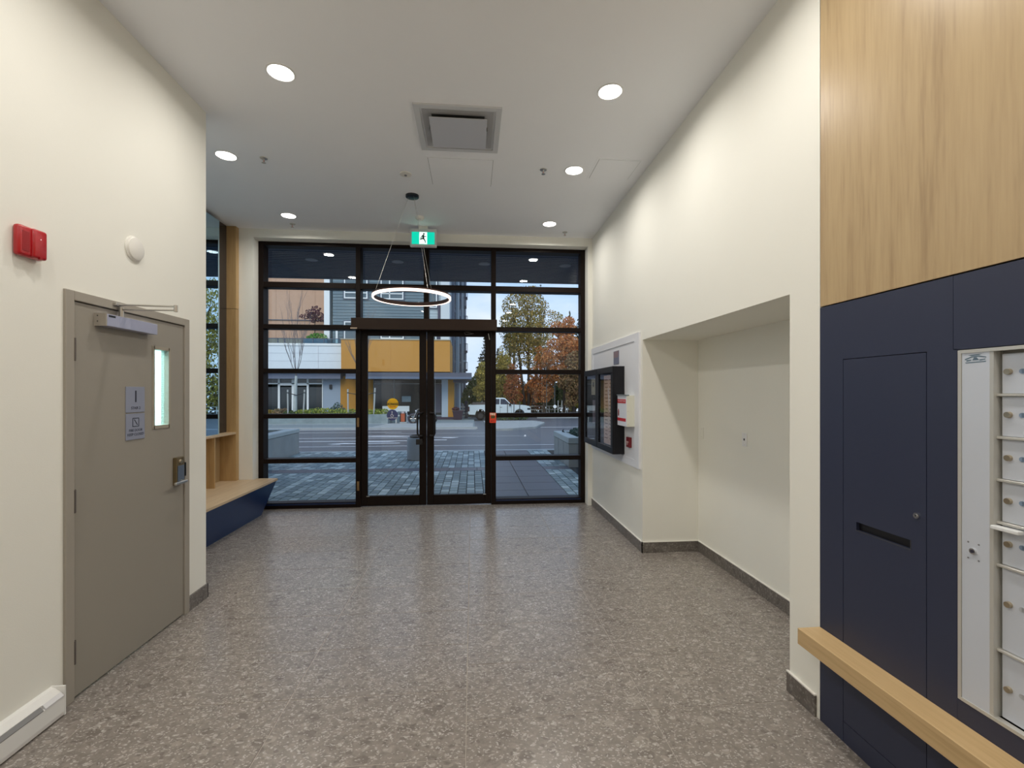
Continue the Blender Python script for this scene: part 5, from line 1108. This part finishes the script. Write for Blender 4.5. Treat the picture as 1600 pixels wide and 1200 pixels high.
obj('rear_bumper', MB().box(tx-0.16, tx+0.08, TY0+0.05, TY1-0.05, tz+0.48, tz+0.66, 0.02), mat('dark bumper', (0.03, 0.03, 0.045), 0.4), car)
obj('tail_lamp', MB().box(tx+0.02, tx+0.16, TY0-0.015, TY0+0.05, tz+0.82, tz+1.26, 0.01), mat('tail lamp', (0.04, 0.008, 0.012), 0.3), car)
obj('head_lamp', MB().box(tx+Lh-0.34, tx+Lh-0.04, TY0-0.012, TY0+0.2, tz+0.95, tz+1.12, 0.01), mat('head lamp dark', (0.03, 0.035, 0.04), 0.1), car)
obj('front_bumper', MB().box(tx+Lh-0.30, tx+Lh+0.06, TY0+0.03, TY1-0.03, tz+0.42, tz+0.70, 0.03), carw, car)
obj('wing_mirror', MB().box(tx+3.80, tx+3.98, TY0-0.20, TY0-0.02, tz+1.34, tz+1.56, 0.02), black_m, car)
obj('door_handle', MB().box(tx+2.95, tx+3.15, TY0-0.02, TY0, tz+1.18, tz+1.22).box(tx+2.00, tx+2.18, TY0-0.02, TY0, tz+1.18, tz+1.22), dsteel_m, car)
for u in (1.86, 2.97, 4.02): obj('door_gap', MB().box(tx+u, tx+u+0.02, TY0-0.004, TY0, tz+0.50, tz+1.34), mat('gap dark', (0.10, 0.12, 0.13), 0.6), car)
obj('underbody', MB().box(tx+0.3, tx+5.4, TY0+0.15, TY1-0.15, tz+0.26, tz+0.55), black_m, car)
obj('bed_cargo', MB().box(tx+0.4, tx+1.75, TY0+0.15, TY1-0.15, tz+1.30, tz+1.62, 0.03), mat('cargo brown', (0.09, 0.075, 0.065), 0.8), car)
# bed of grass with saplings before the truck
def strip(name, x0, x1, y0, y1, m, label, cat): struct(name, slopebox(MB(), x0, x1, y0, y1, 0.04, 0.1), m, label, cat)
strip('verge_grass', 8.3, 14, 52, 55, mat('verge green', (0.16, 0.19, 0.05), 0.9, var=0.3), 'strip of green verge beyond the junction', 'verge')
strip('verge_line', 5.8, 40, 56.5, 57.3, pale_conc, 'pale far kerb line before the woods', 'kerb')
strip('verge_line_near', 6.9, 13.2, 48.5, 49.1, pale_conc, 'pale kerb round the far green verge', 'kerb')
struct('forest_floor', slopebox(MB(), -20, 90, 58, 110, 0.0, 0.3), mat('forest floor', (0.05, 0.045, 0.02), 0.95, var=0.4), 'leaf strewn ground under the woods', 'ground')
t = thing('island_shrubs', 'low green shrubs standing in front of the pickup wheels', 'shrub', (4.0, 40.5, g(40)))
leaves('foliage', [(X(787, 40.5), 40.5, g(40)+0.25, 0.8, 0.5, 0.28), (X(803, 40.5), 40.5, g(40)+0.25, 0.7, 0.5, 0.26), (X(815, 40.5), 40.5, g(40)+0.2, 0.6, 0.5, 0.2)], 900, 0.12, gr1, t, 31)
for px in (793, 803, 812): tag(obj('thin_post', MB().cyl((X(px, 40), 40, g(40)), (X(px, 40), 40, Z(628, 40)), 0.035, n=8), mat('thin post dark', (0.05, 0.06, 0.06), 0.7)), 'thin dark post in front of the pickup, %s' % {793: 'left', 803: 'middle', 812: 'right'}[px], 'post')
# guard fence
gf = thing('guard_fence', 'pale metal guard rail fence along the far roadside', 'fence', (8, 58, g(58)))
gm = mat('guard fence pale', (0.42, 0.45, 0.42), 0.6)
for zt_ in (0.25, 0.75, 1.2): obj('rail', MB().box(4.5, 40, 57.97, 58.03, g(58)+zt_, g(58)+zt_+0.06), gm, gf)
xx = 5.0
while xx < 26: obj('post', MB().box(xx-0.05, xx+0.05, 57.95, 58.05, g(58), g(58)+1.25), gm, gf); xx += 2.4
t = thing('street_sign_post', 'small white round sign on a post near the green verge', 'sign', (X(867, 50), 50, g(50)))
obj('disc', MB().cyl((X(867, 50), 49.95, Z(636, 50)), (X(867, 50), 50, Z(636, 50)), 0.19, n=20), wtr, t)
obj('post', MB().cyl((X(867, 50), 50.02, g(50)), (X(867, 50), 50.02, Z(636, 50)), 0.03, n=8), gm, t)
for px, yt, l in ((854, 560, 'tall grey lamp pole in front of woods, left one'), (866.5, 560, 'tall grey lamp pole in front of woods, middle one'), (896, 560, 'thin dark pole at the right edge of the storefront view')):
    tag(obj('lamp_pole', MB().cyl((X(px, 56), 56, g(56)), (X(px, 56), 56, Z(yt, 56)), 0.07, 0.05, 8), mat('pole grey', (0.12, 0.14, 0.15), 0.6)), l, 'pole')
for px, l in ((872, 'first'), (878, 'second'), (884, 'third')):
    tag(obj('white_marker_post', MB().cyl((X(px, 53), 53, g(53)), (X(px, 53), 53, Z(626, 53)), 0.035, n=8), wtr), 'slim white marker post on the verge, %s from left' % l, 'post')

# ---- trees
def tree(px, Y, ytop, ybot, wpx, m, label, seed, n=3500, size=0.34, trunk=bark, blobs=7, name='broadleaf_tree', dens=1.0, trunks=1):
    rnd = random.Random(seed); x0 = X(px, Y); zt, zb = Z(ytop, Y), Z(ybot, Y); r = wpx/2/715.0*Y; gz = g(Y)
    t = thing(name, label, 'tree', (x0, Y, gz)); b = MB(); bl = []
    for k in range(blobs):
        u = (k+0.5)/blobs; z = zb+(zt-zb)*u; rr = r*math.sin(math.pi*(0.12+0.8*u))**0.7; a = rnd.uniform(0, 6.3); off = rr*rnd.uniform(0.25, 0.6)
        for s_ in (0, 1, 2):
            aa = a+s_*2.1; bl.append((x0+off*math.cos(aa), Y+off*math.sin(aa)*0.8, z+rnd.uniform(-.06, .06)*(zt-zb), rr*rnd.uniform(.32, .55), rr*0.5, (zt-zb)/blobs*rnd.uniform(.55, .95)))
    for k in range(trunks):
        dx = (k-(trunks-1)/2)*r*0.25
        b.tube([(x0+dx*0.3, Y, gz), (x0+dx, Y, zb+(zt-zb)*0.25), (x0+dx*1.6+rnd.uniform(-.3, .3), Y, zb+(zt-zb)*0.85)], [0.22, 0.15, 0.04], 8)
    for q in bl: b.tube([(x0, Y, zb+(q[2]-zb)*0.45), (q[0], q[1], q[2])], [0.07, 0.02], 5)
    obj('trunk', b, trunk, t)
    leaves('foliage', bl, int(n*1.7), size*0.8, m, t, seed)
def conifer(px, Y, ytop, ybot, wpx, label, seed, n=2600):
    rnd = random.Random(seed); x0 = X(px, Y); zt, zb = Z(ytop, Y), Z(ybot, Y); r = wpx/2/715.0*Y
    t = thing('conifer_tree', label, 'tree', (x0, Y, g(Y))); obj('trunk', MB().cyl((x0, Y, g(Y)), (x0, Y, zt), 0.2, 0.02, 8), bark, t)
    bl = []; k = 15
    for i in range(k):
        u = i/(k-1); rr = r*(1-u)*(0.75+0.5*rnd.random())+0.12
        for s_ in range(4): a = rnd.uniform(0, 6.3); bl.append((x0+rr*0.5*math.cos(a), Y+rr*0.5*math.sin(a), zb+(zt-zb)*u, rr*0.55, rr*0.55, (zt-zb)/k*0.42))
    leaves('foliage', bl, n, 0.30, con, t, seed)
tree(826, 62, 447, 575, 128, olv, 'tallest tree beyond the street, olive and thin leaved', 11, 6200, 0.33, blobs=6, trunks=3)
tree(800, 68, 470, 560, 60, gr1, 'ragged green tree at the left of the tallest one', 12, 1500, 0.30, blobs=5, trunks=2)
tree(882, 54, 497, 592, 84, org, 'orange maple with a rounded crown at the right', 13, 5200, 0.32)
tree(850, 57, 545, 625, 56, org, 'red brown tree below the tallest tree', 14, 3000, 0.30)
tree(801, 55, 570, 632, 40, redl, 'small red tree just above the pickup cab', 15, 1800, 0.26)
tree(786, 58, 545, 628, 44, gr2, 'yellow green tree left of the small red tree', 16, 3200, 0.28)
tree(757, 52, 566, 628, 46, gr2, 'golden green tree seen through the right door', 17, 3200, 0.28)
tree(738, 60, 590, 645, 40, gr1, 'dark green tree beside the building corner', 18, 3000, 0.30)
tree(896, 51, 548, 634, 60, brn, 'dense brown tree at the right edge of the view', 19, 5200, 0.32)
tree(833, 63, 590, 642, 50, org, 'low orange tree behind the pickup hood', 20, 2800, 0.28)
tree(868, 60, 600, 644, 70, gr1, 'dark green understorey behind the guard fence', 22, 3600, 0.30)
tree(898, 55, 602, 640, 34, gr2, 'small yellow tree at the far right roadside', 23, 1600, 0.26)
tree(815, 65, 605, 645, 60, gr2, 'yellow green thicket behind the pickup', 24, 2800, 0.28)
tree(775, 64, 605, 648, 70, gr1, 'dark thicket left behind the pickup bed', 25, 3200, 0.30)
conifer(757, 66, 527, 600, 34, 'dark pointed conifer seen through the right door glass', 26)
conifer(845, 72, 442, 560, 24, 'thin dark conifer tip above the olive tree', 27, 1500)
conifer(890, 70, 484, 560, 26, 'small dark conifer behind the orange maple', 28, 1800)
conifer(905, 72, 478, 560, 34, 'greyish conifer at the right behind the maple', 29, 1800)
conifer(778, 68, 545, 600, 20, 'small conifer beside the door mullion', 30, 1200)
tree(935, 64, 470, 640, 80, brn, 'brown tree outside right edge, first one seen in mirror', 41, 3500, 0.4)
tree(985, 70, 450, 640, 90, gr1, 'green tree further right, seen in mirror', 42, 3500, 0.4)
tree(1050, 60, 440, 640, 110, gr2, 'tall yellow green tree seen only in mirror', 43, 4500, 0.4)
tree(1125, 70, 430, 645, 110, gr1, 'large green tree seen only in mirror', 44, 5000, 0.4)
tree(1210, 56, 470, 645, 110, gr1, 'broad dark tree at right end seen in mirror', 45, 4500, 0.4)
bt = thing('distant_woods', 'continuous distant dark woods behind all the trees', 'woods', (15, 78, g(78)), kind='stuff')
bl = [(xx+random.uniform(-1, 1), 78+random.uniform(-3, 3), -1+random.uniform(0, 3.5), 2.6, 2, 3.2) for xx in [2.5+2.1*i for i in range(36)]]
leaves('foliage', bl, 16000, 0.55, varied('far woods leaves', [(0.057, 0.067, 0.034), (0.133, 0.114, 0.057), (0.190, 0.114, 0.057), (0.095, 0.114, 0.048)], 0.9, True), bt, 50)
